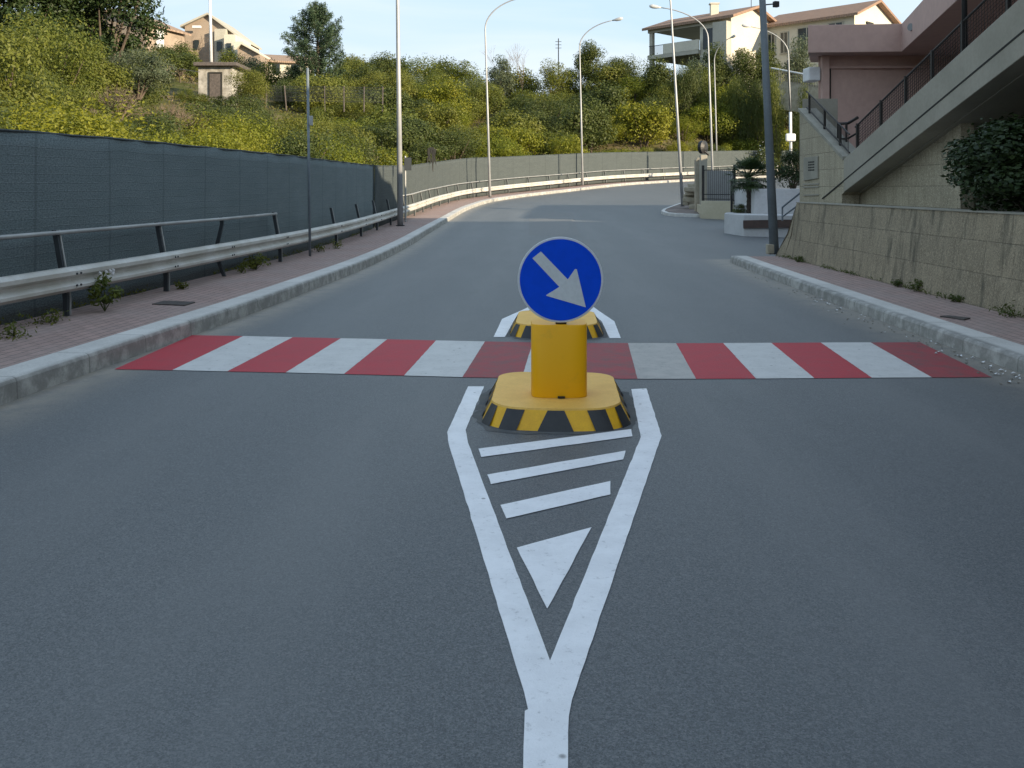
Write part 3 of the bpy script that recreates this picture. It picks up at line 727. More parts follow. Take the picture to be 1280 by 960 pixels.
mb = MB(); mb.hexa([(RX-.018, yN, mid(yN)), (RX-.008, yN, mid(yN)), (RX-.008, 18.65, 1.37), (RX-.018, 18.65, 1.37), (RX-.018, yN, mid(yN)+.035), (RX-.008, yN, mid(yN)+.035), (RX-.008, 18.65, 1.395), (RX-.018, 18.65, 1.395)]); mb.build('drip_groove', M['dark'], pf)
mb = MB(); mb.prism([(RX+.285, yV, soff(yV)), (RX+.285, yV, soff(yV)+.2), (RX+.285, yN, soff(yN)+.2), (RX+.285, yN, soff(yN))], (1.5, 0, 0)); mb.build('slab', M['concrete'], rp)
# recessed block wall under the ramp
mb = MB(); yR = 13.66
mb.prism([(6.66, 17.65, 1.1), (6.66, yR, 1.1), (6.66, yR, soff(yR)+.05), (6.66, 17.65, 1.6)], (.2, 0, 0)); mb.build('recessed_wall', M['wall_upper'], rp)
mb = MB(); mb.prism([(8.0, yR+.1, .8), (8.0, yN, .8), (8.0, yN, soff(yN)), (8.0, yR+.1, soff(yR)+.1)], (.2, 0, 0)); mb.build('back_wall', M['concrete'], rp)
mb = MB(); mb.hexa([(6.86, yR+.08, .8), (8.0, yR+.08, .8), (8.0, yR+.28, .8), (6.86, yR+.28, .8), (6.86, yR+.08, soff(yR)+.05), (8.0, yR+.08, soff(yR)+.05), (8.0, yR+.28, soff(yR)+.05), (6.86, yR+.28, soff(yR)+.05)]); mb.build('return_wall', M['concrete'], rp)
# plaque with grille
q = [pr(1006, 197), pr(1023.5, 195), pr(1023.5, 223), pr(1006, 226)]
mb = MB(); mb.prism([(RX-.03, y, z) for _, y, z in q], (.028, 0, 0)); pq = mb.build('plaque', M['coping'], rp, bevel=.006)
for r in range(4):
    v = 202+r*3.3; mb = MB(); a = pr(1012, v); b = pr(1020, v-.4)
    for k in range(4):
        y0 = a[1]+(b[1]-a[1])*(k+.08)/4; y1 = a[1]+(b[1]-a[1])*(k+.85)/4; z = a[2]
        mb.prism([(RX-.033, y0, z), (RX-.033, y1, z), (RX-.033, y1, z-.032), (RX-.033, y0, z-.032)], (.004, 0, 0))
    mb.build('lettering', M['dark'], pq)
for v in (229.5, 233, 243): 
    a = pr(1005, v); b = pr(1024, v-.6); mb = MB(); mb.hexa([(RX-.02, b[1], b[2]-.03), (RX+.05, b[1], b[2]-.03), (RX+.05, a[1], a[2]-.03), (RX-.02, a[1], a[2]-.03), (RX-.02, b[1], b[2]), (RX+.05, b[1], b[2]), (RX+.05, a[1], a[2]), (RX-.02, a[1], a[2])]); mb.build('ledge', M['concrete'], rp)
# far side wall of the lower flight
mb = MB()
mb.hexa([(6.6, 20.9, 1.), (7.4, 20.9, 1.), (7.4, 21.1, 1.), (6.66, 21.1, 1.), (6.6, 20.9, 3.63), (7.4, 20.9, 3.63), (7.4, 21.1, 3.63), (6.66, 21.1, 3.63)])
mb.build('side_wall', M['grey_render'] if False else M['concrete'], rp)
# railing on the ramp parapet
rl = thing('railing', 'dark metal mesh railing climbing along the top of the ramp parapet', 'railing', (RX+.12, yV, 2.2))
RXr = RX+.12; posts = [17.1, 16.0, 15.0, 14.05, 13.1, 11.9, 10.7, 9.5, 8.3, 7.]
hh = .50
for y in posts:
    mb = MB(); mb.box((RXr, y, lineZ(y)-.03), (.045, .045, hh+.06)); mb.build('post', M['brown_metal'], rl)
for dz in (.04, hh): 
    mb = MB(); mb.tube([(RXr, 17.2, lineZ(17.2)+dz), (RXr, 6.5, lineZ(6.5)+dz)], .018, 6); mb.build('rail', M['brown_metal'], rl)
mb = MB(); y = 17.15
for dz in np.linspace(.09, hh-.05, 8): mb.tube([(RXr, 17.15, lineZ(17.15)+dz), (RXr, 6.6, lineZ(6.6)+dz)], .0045, 4, False)
while y > 6.6:
    mb.tube([(RXr, y, lineZ(y)+.03), (RXr, y, lineZ(y)+hh-.01)], .0045, 4, False); y -= .075
mb.build('mesh_panel', M['brown_metal'], rl)
rl2 = thing('railing', 'short dark railing going down the lower parapet beside the pink building', 'railing', (RXr, 20, 3.3))
l2 = lambda y: 2.2+(y-yV)*.426
for y in (19.85, 18.9, 18.0):
    mb = MB(); mb.box((RXr, y, l2(y)-.03), (.04, .04, .42)); mb.build('post', M['brown_metal'], rl2)
for dz in (.05, .4):
    mb = MB(); mb.tube([(RXr, 20.05, l2(20.05)+dz), (RXr, 17.5, l2(17.5)+dz)], .016, 6); mb.build('rail', M['brown_metal'], rl2)
mb = MB()
for y in np.arange(17.55, 20, .07): mb.tube([(RXr, y, l2(y)+.05), (RXr, y, l2(y)+.4)], .0045, 4, False)
mb.build('mesh_panel', M['brown_metal'], rl2)
# dark post on the ramp
dpp = P(1193, 70, 13.1); mb = MB(); mb.tube([(dpp.x+.15, dpp.y, dpp.z-.3), (dpp.x+.13, dpp.y, 6.2)], .04, 8)
tag(mb.build('metal_post', M['black_metal'], smooth=True), 'dark upright post rising behind the ramp railing', 'post')
# small landing gate
gt_ = thing('gate', 'low dark gate frame at the foot of the ramp railing', 'gate', P(1048, 190, 18.4))
mb = MB(); mb.tube([P(1048, 195, 18.4), P(1048, 153, 18.4)], .035, 6); mb.tube([P(1058, 188, 18.2), P(1058, 154, 18.2)], .025, 6); mb.build('post', M['brown_metal'], gt_)
mb = MB(); mb.tube([P(1047, 155, 18.4), P(1060, 154, 18.2), P(1072, 147, 17.9)], .03, 6); mb.tube([P(1048, 174, 18.4), P(1060, 173, 18.2), P(1072, 166, 17.9)], .02, 6); mb.build('rail', M['brown_metal'], gt_)
# pink building
pk = thing('pink_building', 'dusty pink building with a deep flat fascia behind the ramp', 'building', (9, 24, 1))
pd = 24.2
fa = Vector((X(1010, 23.6), 23.6, 0)); fb = Vector((X(1127, 23.4), 23.4, 0)); fdir = Vector((8.25-fb.x, 17.1-23.4, 0)).normalized(); fc = fb+fdir*40
FZ0, FZ1 = 5.07, 5.78
wl0 = P(1023, 0, pd); 
mb = MB(); mb.hexa([(wl0.x, pd, 0), (24, pd-.2, 0), (24, pd+1., 0), (wl0.x+.5, pd+1., 0), (wl0.x, pd, FZ0), (24, pd-.2, FZ0), (24, pd+1., FZ0), (wl0.x+.5, pd+1., FZ0)])
w_ = mb.build('wall', M['pink'], pk)
# door recess lining: dark lintel & pilasters
mb = MB(); mb.box((X(1030, pd), pd-.06, 0), (.2, .16, FZ0-.003)); mb.build('pilaster', M['pink'], pk, bevel=.01)
mb = MB(); q0, q1 = P(1036, 86, pd), P(1180, 78, pd); mb.hexa([(q0.x, pd-.05, q0.z), (q1.x, pd-.25, q0.z), (q1.x, pd, q0.z), (q0.x, pd+.02, q0.z), (q0.x, pd-.05, q0.z+.06), (q1.x, pd-.25, q0.z+.06), (q1.x, pd, q0.z+.06), (q0.x, pd+.02, q0.z+.06)]); mb.build('lintel', M['pink_dark'], pk)
mb = MB(); mb.box((X(1036.5, pd), pd-.03, 0), (.05, .06, q0.z)); mb.build('jamb', M['dark'], pk)
mb = MB()
poly = [(fa.x, fa.y), (fb.x, fb.y), (fc.x, fc.y), (24, fc.y), (24, 25.4), (fa.x+.65, 25.4)]
mb.prism([(x, y, FZ0) for x, y in poly], (0, 0, FZ1-FZ0)); mb.build('fascia', M['pink_dark'], pk, bevel=.01)
# set back wall of the wing along the ramp, and an out-of-view upper storey added to cast shade
nrm = Vector((-fdir.y, fdir.x, 0)); nrm = nrm if nrm.x > 0 else -nrm
a = fb+nrm*1.7; c_ = fc+nrm*1.7
mb = MB(); mb.hexa([(a.x, a.y-.3, 0), (c_.x, c_.y, 0), (24, c_.y, 0), (24, a.y-.3, 0), (a.x, a.y-.3, FZ0-.003), (c_.x, c_.y, FZ0-.003), (24, c_.y, FZ0-.003), (24, a.y-.3, FZ0-.003)]); mb.build('wing_wall', M['pink_dark'], pk)
mb = MB(); SH = 8.1
mb.hexa([(9.6, -26, FZ1), (24, -26, FZ1), (24, 18.6, FZ1), (9.6, 18.6, FZ1), (9.6, -26, SH), (24, -26, SH), (24, 18.6, SH), (9.6, 18.6, SH)]); mb.build('upper_storey', M['pink'], pk)
q = P(1143.5, 34, 21.9); mb = MB(); mb.tube([q+Vector((-.12, -.02, 0)), q+Vector((.2, .1, 0))], .09, 12); mb.build('wall_lamp', M['grey_render'], pk)
shade_house = thing('house', 'low cream house standing behind the pink building on the side road', 'house', (18, 36, .1))  # hidden from view, added so its shadow falls on the road
mb = MB(); mb.hexa([(14.4, 30.5, -.1), (24, 30.5, -.1), (24, 42, -.1), (14.4, 42, -.1), (14.4, 30.5, 4.5), (24, 30.5, 4.5), (24, 42, 4.5), (14.4, 42, 4.5)]); mb.build('wall', M['cream'], shade_house)
mb = MB(); mb.hexa([(14.2, 30.3, 4.5), (24.2, 30.3, 4.5), (24.2, 42.2, 4.5), (14.2, 42.2, 4.5), (14.2, 30.3, 4.65), (24.2, 30.3, 4.65), (24.2, 42.2, 4.65), (14.2, 42.2, 4.65)]); mb.build('roof', M['villa_grey'], shade_house)
# white box to the left of the pink building
q = P(1014.5, 102, 24.35); mb = MB(); mb.box((q.x, q.y, q.z), (.32, .5, .36))
tk = mb.build('wall_cabinet', M['white_plastic'], bevel=.03); tag(tk, 'white box cabinet against the side of the pink building', 'cabinet')
# ------------------------------------------------------------------ white planter, palm, cream gate wall
wp = thing('planter', 'white rendered planter with a brown panel at the side road corner', 'planter', (7.3, 29.8, .03))
zb = 0.
def qd(u0, u1, v0, v1, d0, d1, depth):
    a = P(u0, v0, d0); b = P(u1, v0, d1); z1 = CH-(v1-HV)*d0/F
    return [(a.x, a.y, zb), (b.x, b.y, zb), (b.x+depth*.05, b.y+depth, zb), (a.x+depth*.05, a.y+depth, zb), (a.x, a.y, z1), (b.x, b.y, z1), (b.x+depth*.05, b.y+depth, z1), (a.x+depth*.05, a.y+depth, z1)]
mb = MB(); q = [Vector((X(930, 29), 29., 0)), Vector((X(1010, 28.2), 28.2, 0)), Vector((X(1010, 28.2)+1, 33, 0)), Vector((X(908, 32), 32., 0)), Vector((X(905.5, 30.6), 30.6, 0))]
ztop = Zv(268, 29.5)
mb.prism(q, (0, 0, ztop)); mb.build('front_wall', M['white_wall'], wp, bevel=.015)
mb = MB(); q0 = P(929.5, 275.5, 28.95); q1 = P(990, 274.5, 28.3); q2 = P(990, 284.5, 28.3); q3 = P(929.5, 285.5, 28.95)
mb.prism([q0, q1, q2, q3], (0, .06, 0)); mb.build('panel', M['wood_brown'], wp)
mb = MB(); mb.hexa([(X(943, 30.3), 30.3, .3), (X(1020, 29.6), 29.6, .3), (X(1020, 29.6)+.8, 33.5, .3), (X(943, 30.3)+.1, 33.5, .3), (X(943, 30.3), 30.3, Zv(236, 30.3)), (X(1020, 29.6), 29.6, Zv(236, 30.3)), (X(1020, 29.6)+.8, 33.5, Zv(236, 30.3)), (X(943, 30.3)+.1, 33.5, Zv(236, 30.3))]); mb.build('upper_wall', M['white_wall'], wp, bevel=.015)
hb = thing('handrail', 'dark blue grey stair handrail in front of the white planter wall', 'handrail', P(978, 274, 26.5))
mb = MB(); mb.tube([P(978, 276, 26.5), P(978, 259, 26.5), P(1003, 239, 25.5)], .028, 8); mb.tube([P(978, 271, 26.5), P(1003, 252.5, 25.5)], .024, 8); mb.build('rail', M['pole_blue'], hb)
def leaves_mesh(name, centers, normals, size, aspect=.5, droop=0., jitter=.5, tip=False):
    """one quad (or pointed) leaf per centre, folded along its normal direction"""
    n = len(centers); c = np.asarray(centers, float); nr = np.asarray(normals, float)+rng.normal(0, jitter, (n, 3))
    nr /= np.linalg.norm(nr, axis=1)[:, None]+1e-9
    r = rng.normal(0, 1, (n, 3)); a = np.cross(nr, r); a /= np.linalg.norm(a, axis=1)[:, None]+1e-9; b = np.cross(nr, a)
    L = size*(.6+.8*rng.random(n))[:, None]; Wd = L*aspect
    v = np.stack([c-a*L*.5, c+b*Wd*.5, c+a*L*.5-np.array([0, 0, 1])*L*droop, c-b*Wd*.5], 1).reshape(-1, 3)
    me = bpy.data.meshes.new(name); me.vertices.add(4*n); me.vertices.foreach_set('co', v.astype(np.float32).ravel())
    me.loops.add(4*n); me.loops.foreach_set('vertex_index', np.arange(4*n, dtype=np.int32))
    me.polygons.add(n); me.polygons.foreach_set('loop_start', np.arange(0, 4*n, 4, dtype=np.int32)); me.polygons.foreach_set('loop_total', np.full(n, 4, np.int32))
    me.update(calc_edges=True); return me
def merge_into(me, mb, mat):  # append MB geometry (stems) to a leaf mesh
    import bmesh
    bm = bmesh.new(); bm.from_mesh(me); m2 = bpy.data.meshes.new('tmp'); m2.from_pydata([tuple(p) for p in mb.v], [], mb.f); m2.update()
    for p in m2.polygons: p.material_index = 1
    bm2 = bmesh.new(); bm2.from_mesh(m2)
    mp = [bm.verts.new(v.co) for v in bm2.verts]
    for f in bm2.faces:
        try: nf = bm.faces.new([mp[v.index] for v in f.verts]); nf.material_index = 1
        except ValueError: pass
    bm.to_mesh(me); bm.free(); bm2.free(); bpy.data.meshes.remove(m2); me.materials.append(mat)
def clump_points(K, R, H, N, base=.25, clump=.42, flat=.8):
    """lumpy crown: K clumps spread in an ellipsoid radius R, height H"""
    cs = []
    while len(cs) < K:
        p = rng.uniform(-1, 1, 3)
        if np.linalg.norm(p) < 1 and np.linalg.norm(p) > .35: cs.append(p)
    cs = np.array(cs)*np.array([R*.78, R*.78, H*.40])+np.array([0, 0, H*(.5+base*.2)])
    rad = R*clump*(.6+.7*rng.random(K)); idx = rng.integers(0, K, N)
    d = rng.normal(0, 1, (N, 3)); d /= np.linalg.norm(d, axis=1)[:, None]
    rr = rad[idx]*(.35+.75*rng.random(N)**.5)
    p = cs[idx]+d*rr[:, None]*np.array([1, 1, flat]); p[:, 2] = np.maximum(p[:, 2], .03*H)
    nrm = d*.85+np.array([0, 0, .35]); return p, nrm, cs
def shrub_mesh(name, N=4200, K=16, leaf=.10, H=1.5, asp=.5, clump=.42):
    p, nr, cs = clump_points(K, 1., H, N, clump=clump)
    # stray shoots
    me = leaves_mesh(name, p, nr, leaf, asp)
    me.materials.append(M['leaf_mid'])
    mb = MB()
    for c in cs[:10]: mb.tube([(c[0]*.1, c[1]*.1, -.15), (c[0]*.45, c[1]*.45, c[2]*.45), tuple(c)], [.035, .022, .008], 5, False)
    merge_into(me, mb, M['bark']); return me
def place(me, name, loc, sc, rz, mat, label, cat, group=None):
    o = bpy.data.objects.new(name, me); COL.objects.link(o); o.location = loc; o.scale = sc if hasattr(sc, '__len__') else (sc, sc, sc); o.rotation_euler = (random.gauss(0, .06), random.gauss(0, .06), rz)
    o.material_slots[0].link = 'OBJECT'; o.material_slots[0].material = mat
    return tag(o, label, cat, group)
def tree_parts(name, label, cat, base, H, R, mat, N=9000, K=26, leaf=.14, trunk_r=.12, crown_base=.35, asp=.5, group=None, clump=.4, lean=(0, 0)):
    th = thing(name, label, cat, base, group)
    p, nr, cs = clump_points(K, R, H*(1-crown_base)*1.05, N, clump=clump); off = np.array([lean[0], lean[1], H*crown_base-.05*H]); p = p+off; cs = cs+off
    me = leaves_mesh('crown', p, nr, leaf, asp); me.materials.append(mat); o = bpy.data.objects.new('crown', me); COL.objects.link(o); o.parent = th
    mb = MB(); top = Vector((lean[0]*.8, lean[1]*.8, H*(crown_base+.25)))
    mb.tube([(0, 0, -.4), (lean[0]*.2+.03, .02, H*crown_base*.5), tuple(Vector((lean[0]*.5, lean[1]*.5, H*crown_base))), tuple(top)], [trunk_r, trunk_r*.85, trunk_r*.7, trunk_r*.4], 9, False)
    for c in cs[:14]: s_ = Vector((lean[0]*.5, lean[1]*.5, H*crown_base*(.8+.4*random.random()))); mb.tube([s_, s_.lerp(Vector(c), .5)+Vector((0, 0, -.05)), c], [trunk_r*.45, trunk_r*.28, trunk_r*.1], 6, False)
    me2 = bpy.data.meshes.new('trunk'); me2.from_pydata([tuple(q) for q in mb.v], [], mb.f); me2.materials.append(M['bark']); me2.update()
    o2 = bpy.data.objects.new('trunk', me2); COL.objects.link(o2); o2.parent = th
    return th
# palm
pmb = P(937.5, 267, 30.9); pmb.z = ztop-.05
pm = thing('palm_tree', 'small fan palm growing in the white planter', 'palm', pmb)
mb = MB(); zt = Zv(222, 30.9); N = 14
mb.tube([(pmb.x+random.gauss(0, .006), pmb.y, pmb.z+(zt-pmb.z)*k/N) for k in range(N+1)], [.10+.02*(k % 2)+.02*k/N for k in range(N+1)], 12); mb.build('trunk', M['palm_bark'], pm)
mb = MB(); cc = Vector((pmb.x-.06, pmb.y, zt-.02))
for k in range(64):
    az = random.uniform(0, 2*math.pi); el = math.radians(random.uniform(-35, 75)); L = random.uniform(.38, .6); dr = Vector((math.cos(az)*math.cos(el), math.sin(az)*math.cos(el), math.sin(el)))
    tip = cc+dr*L; mb.tube([cc, tip], [.012, .007], 4, False)
    side = dr.cross(Vector((0, 0, 1))).normalized(); upv = side.cross(dr)
    for j in range(13):
        a = math.radians(-75+150*j/12); ln = random.uniform(.36, .48)*(1-.25*abs(j-6)/6); d2_ = (dr*math.cos(a)+side*math.sin(a)).normalized()
        m_ = tip+d2_*ln*.55; e_ = tip+d2_*ln-Vector((0, 0, .12*random.random()+.03)); w_s = upv.cross(d2_)*.014
        mb.add([tip-w_s*.4, m_-w_s*1.3, e_, m_+w_s*1.3, tip+w_s*.4], [(0, 1, 2, 3, 4)])
mb.build('crown', M['leaf_palm'], pm, recalc=False)
# dark bush on the white block
sm_hedge = shrub_mesh('hedge_bush', 5200, 18, .075, 1.5, .6, .45)
q = P(990, 236, 31.2); place(sm_hedge, 'hedge_bush', q, (.80, .8, .82), 1., M['leaf_hedge'], 'dark rounded bush above the white planter wall beside the lamp column', 'bush')
# bush on the planter at right under the ramp
bigh = shrub_mesh('evergreen_bush', 30000, 70, .062, 1.7, .6, .30)
place(bigh, 'evergreen_bush', (6.9, 11.75, 1.12), (1.15, 1.5, .84), .4, M['leaf_hedge'], 'dark evergreen bush hanging over the stone wall under the ramp', 'bush')
place(bigh, 'evergreen_bush', (7.0, 9.8, 1.12), (1.0, 1.35, .85), 0.1, M['leaf_hedge'], 'dark evergreen bush behind the stone wall at the picture edge', 'bush')
# flower pot by palm, climbing plants: low shrubs in planter
place(sm_hedge, 'hedge_bush', (X(926, 31.3), 31.3, ztop-.1), (.42, .4, .25), 2., M['leaf_dark'], 'low dark plant at the foot of the palm in the planter', 'plant')
q = P(933.5, 262, 31.2); 
fs_ = thing('garden_statue', 'small white garden statue beside the palm trunk', 'statue', (q.x, q.y, ztop-.03))
mb = MB(); b = Vector((q.x, q.y, ztop-.05)); mb.tube([b, b+Vector((0, 0, .1)), b+Vector((0, 0, .22)), b+Vector((0, 0, .34)), b+Vector((0.02, 0, .4)), b+Vector((.03, 0, .48)), b+Vector((.03, 0, .52))], [.08, .06, .09, .075, .035, .055, .02], 10); mb.build('figure', M['white_plastic'], fs_, smooth=True)
# cream gate wall
def gz_(d): return zp(d)
cw = thing('gate_wall', 'low cream wall with black bar fence at the side road corner', 'wall', (8.2, 40, zp(40)))
a = P(876, 277, 39.9); b = P(916, 279, 38.8)
zt_ = Zv(251, 39.9)
mb = MB(); mb.hexa([(a.x, a.y, 0), (b.x, b.y, 0), (b.x+.1, b.y+.3, 0), (a.x+.1, a.y+.3, 0), (a.x, a.y, zt_), (b.x, b.y, zt_), (b.x+.1, b.y+.3, zt_), (a.x+.1, a.y+.3, zt_)])
c0 = P(870, 273, 43.5); mb.hexa([(c0.x, c0.y, 0), (a.x-.01, a.y+.01, 0), (a.x+.3, a.y+.2, 0), (c0.x+.3, c0.y, 0), (c0.x, c0.y, zt_-.2), (a.x-.01, a.y+.01, zt_-.2), (a.x+.3, a.y+.2, zt_-.2), (c0.x+.3, c0.y, zt_-.2)])
mb.build('low_wall', M['cream'], cw, bevel=.01)
ba = Vector((a.x+.12, a.y+.12, zt_)); bb_ = Vector((b.x+.1, b.y+.12, zt_)); ftop = Zv(212, 39.9)
for k in (0, 1):
    p = ba.lerp(bb_, k); mb = MB(); mb.box((p.x, p.y, zt_-.02), (.09, .09, ftop-zt_+.2)); mb.build('post', M['black_metal'], cw)
mb = MB()
for k in range(1, 16): p = ba.lerp(bb_, k/16); mb.tube([p, Vector((p.x, p.y, ftop))], .009, 5)
mb.build('bars', M['black_metal'], cw)
for z in (zt_+.08, zt_+.28, ftop-.02): mb = MB(); mb.tube([Vector((ba.x, ba.y, z)), Vector((bb_.x, bb_.y, z))], .02, 6); mb.build('rail', M['black_metal'], cw)
sh = P(893, 250, 42.); mb = MB(); mb.box((sh.x+.25, sh.y+.6, zp(42)), (1.55, .3, Zv(213, 42)-zp(42)), (1, -.1))
tag(mb.build('grey_wall', M['grey_render'], bevel=.01), 'plain grey wall panel standing behind the black bar fence', 'wall')
p0 = P(873, 245, 42.8); mb = MB(); mb.box((p0.x, p0.y, zp(42)), (.32, .32, Zv(200, 42.8)-zp(42))); mb.tube([(p0.x, p0.y, Zv(200, 42.8)-.02), (p0.x, p0.y, Zv(197, 42.8))], [.2, .08], 8)
tag(mb.build('gate_pillar', M['stone_pillar'], bevel=.03), 'cream stone gate pillar left of the black bar fence', 'pillar')
p1 = P(866.5, 250, 45.5); mb = MB()
for k in range(7):
    c = Vector((p1.x+random.uniform(-.25, .25), p1.y+random.uniform(-.9, .6), zp(45)+.12+.17*k)); mb.box(c, (random.uniform(.35, .6), random.uniform(.5, .9), .24), (random.uniform(-1, 1), 1))
tag(mb.build('rubble_wall', M['stone_pillar'], bevel=.05), 'crumbling rubble stub wall beside the cream pillar', 'wall')
bk = thing('bar_fence', 'black bar fence panel between the cream wall and the palm', 'fence', P(914, 267, 33.5))
a = P(914.5, 267, 33.5); b = P(936, 267, 33.)
for p in (a, b): mb = MB(); mb.box((p.x, p.y, p.z-.2), (.07, .07, 1.42 if p is a else 1.25)); mb.build('post', M['black_metal'], bk)
mb = MB()
for k in range(1, 7): p = a.lerp(b, k/7); mb.tube([p+Vector((0, 0, -.1)), p+Vector((0, 0, 1.12))], .009, 5)
mb.build('bars', M['black_metal'], bk)
for dz in (.38, .48, 1.1): mb = MB(); mb.tube([a+Vector((0, 0, dz)), b+Vector((0, 0, dz))], .016, 6); mb.build('rail', M['black_metal'], bk)
# convex mirror seen from behind
mr = thing('traffic_mirror', 'dark round traffic mirror on a stub pillar by the gate', 'traffic mirror', P(879, 212, 41.5))
q = P(880.5, 184, 41.5); mb = MB(); mb.tube([q+Vector((-.12, .12, 0)), q+Vector((0, 0, 0)), q+Vector((.05, -.05, 0))], [.30, .30, .12], 18); mb.build('mirror', M['black_metal'], mr)
mb = MB(); mb.tube([q+Vector((-.05, 0, -.15)), q+Vector((.2, 0, -.35))], .05, 8); mb.build('bracket', M['black_metal'], mr)
mb = MB(); mb.box((q.x-.05, q.y, zp(41)), (.3, .3, Zv(194, 41.5)-zp(41))); mb.build('pillar', M['concrete'], mr, bevel=.02)
VB = []
# ------------------------------------------------------------------ hill buildings
def gable_house(mbw, mbr, A, e1, L, D, z0, z1, rise, over=.5, th_=.18, front_to=None):
    e1 = Vector((e1[0], e1[1], 0)).normalized(); e2 = Vector((-e1.y, e1.x, 0))
    A = Vector((A[0], A[1], 0)); B = A+e1*L; C_ = B+e2*D; D_ = A+e2*D
    up = lambda p, z: Vector((p.x, p.y, z))
    mbw.hexa([up(p, z0) for p in (A, B, C_, D_)]+[up(p, z1) for p in (A, B, C_, D_)])
    mA, mB = A+e2*D/2, B+e2*D/2
    mbw.prism([up(B, z1), up(C_, z1), up(mB, z1+rise-.02)], -e1*.2); mbw.prism([up(A, z1), up(D_, z1), up(mA, z1+rise-.02)], e1*.2)
    k = rise/(D/2)
    for s in (0, 1):
        eav0 = (A-e1*over-e2*over) if s == 0 else (D_-e1*over+e2*over); eav1 = (B+e1*over-e2*over) if s == 0 else (C_+e1*over+e2*over)
        rd0, rd1 = mA-e1*over, mB+e1*over
        q = [up(eav0, z1-k*over), up(eav1, z1-k*over), up(rd1, z1+rise), up(rd0, z1+rise)]
        mbr.hexa([p for p in q]+[p+Vector((0, 0, th_)) for p in q])
    return e1, e2
vl = thing('villa', 'cream villa with tiled roofs and an open corner balcony on the hilltop', 'house', (16, 110, 14))
E1 = Vector((.69, -.72, 0)).normalized(); E2 = Vector((-E1.y, E1.x, 0)); A = Vector((16.6, 109.6, 0)); up = lambda p, z: Vector((p.x, p.y, z))
ez = 20.55; fz = 17.3; gz0 = 11.5
# main volume
mw = MB(); mr_ = MB()
m0 = A+E1*6.9
mw.hexa([up(p, gz0) for p in (m0, A+E1*11, A+E1*11+E2*9, m0+E2*9)]+[up(p, ez) for p in (m0, A+E1*11, A+E1*11+E2*9, m0+E2*9)])
ri = 1.45
mw.prism([up(A+E1*11, ez), up(A+E1*11+E2*9, ez), up(A+E1*11+E2*4.5, ez+ri)], -E1*.2)
mw.build('wall', M['villa'], vl)
for s in (0, 1):
    o_ = .8; y0 = -o_ if s == 0 else 9+o_
    q = [A-E1*o_+E2*y0, A+E1*(11+o_)+E2*y0, A+E1*(11+o_)+E2*4.5, A-E1*o_+E2*4.5]
    zz_ = [ez-ri/4.5*o_]*2+[ez+ri]*2; q = [up(p, z) for p, z in zip(q, zz_)]
    mr_.hexa(q+[p+Vector((0, 0, .3)) for p in q])
rf = mr_.build('roof', M['tiles'], vl)
q = A+E1*7.2+E2*2.4; mb = MB(); mb.box(up(q, ez+.6), (.9, .7, 1.6)); mb.box(up(q, ez+2.2), (1.1, .9, .15)); mb.build('chimney', M['villa'], rf)
mb = MB(); mb.hexa([up(A-E1*.3-E2*.3, ez-.55), up(A+E1*7.2-E2*.3, ez-.55), up(A+E1*7.2+E2*.1, ez-.55), up(A-E1*.3+E2*.1, ez-.55)]+[up(p, ez-.02) for p in (A-E1*.3-E2*.3, A+E1*7.2-E2*.3, A+E1*7.2+E2*.1, A-E1*.3+E2*.1)])
mb.hexa([up(A-E1*.3+E2*.1, ez-.3), up(A+E1*7+E2*.1, ez-.3), up(A+E1*7+E2*8.8, ez-.3), up(A-E1*.3+E2*8.8, ez-.3)]+[up(p, ez-.05) for p in (A-E1*.3+E2*.1, A+E1*7+E2*.1, A+E1*7+E2*8.8, A-E1*.3+E2*8.8)])
mb.build('porch_ceiling', M['villa_grey'], vl)
for (s, t_) in ((.1, 0), (.1, 8.6), (4.4, 8.6)):
    mb = MB(); mb.box(up(A+E1*s+E2*t_, gz0), (.45, .45, ez-.4-gz0), (E1.x, E1.y)); mb.build('column', M['villa_grey'], vl)
mb = MB(); pts_ = (A-E1*.2-E2*.5, A+E1*7-E2*.5, A+E1*7+E2*9, A-E1*.2+E2*9); mb.hexa([up(p, fz-.45) for p in pts_]+[up(p, fz) for p in pts_]); mb.build('balcony_slab', M['villa_grey'], vl)
mb = MB(); mb.box(up(A+E1*4.6-E2*.45, fz), (5., .15, 1.15), (E1.x, E1.y)); mb.build('balcony_parapet', M['villa'], vl)
mb = MB()
for k in range(14): mb.tube([up(A+E1*(.1+k*.15)-E2*.45, fz), up(A+E1*(.1+k*.15)-E2*.45, fz+1.1)], .02, 4)
mb.tube([up(A-E2*.45, fz+1.1), up(A+E1*2.2-E2*.45, fz+1.1)], .04, 5); mb.build('balcony_rail', M['black_metal'], vl)
mb = MB(); mb.box(up(m0-E1*.03+E2*3, fz), (.1, 2.4, 2.3), (E1.x, E1.y)); mb.build('porch_door', M['glass'], vl)
mb = MB(); mb.box(up(A+E1*8-E2*.02, fz), (1.3, .1, 2.3), (E1.x, E1.y)); mb.build('window', M['glass'], vl)
# projecting wall on the front
mb = MB(); q = (A+E1*9.2-E2*.9, A+E1*10.98-E2*.9, A+E1*10.98, A+E1*9.2); mb.hexa([up(p, gz0) for p in q]+[up(p, ez-.55) for p in q]); mb.build('projecting_wall', M['villa_grey'], vl)
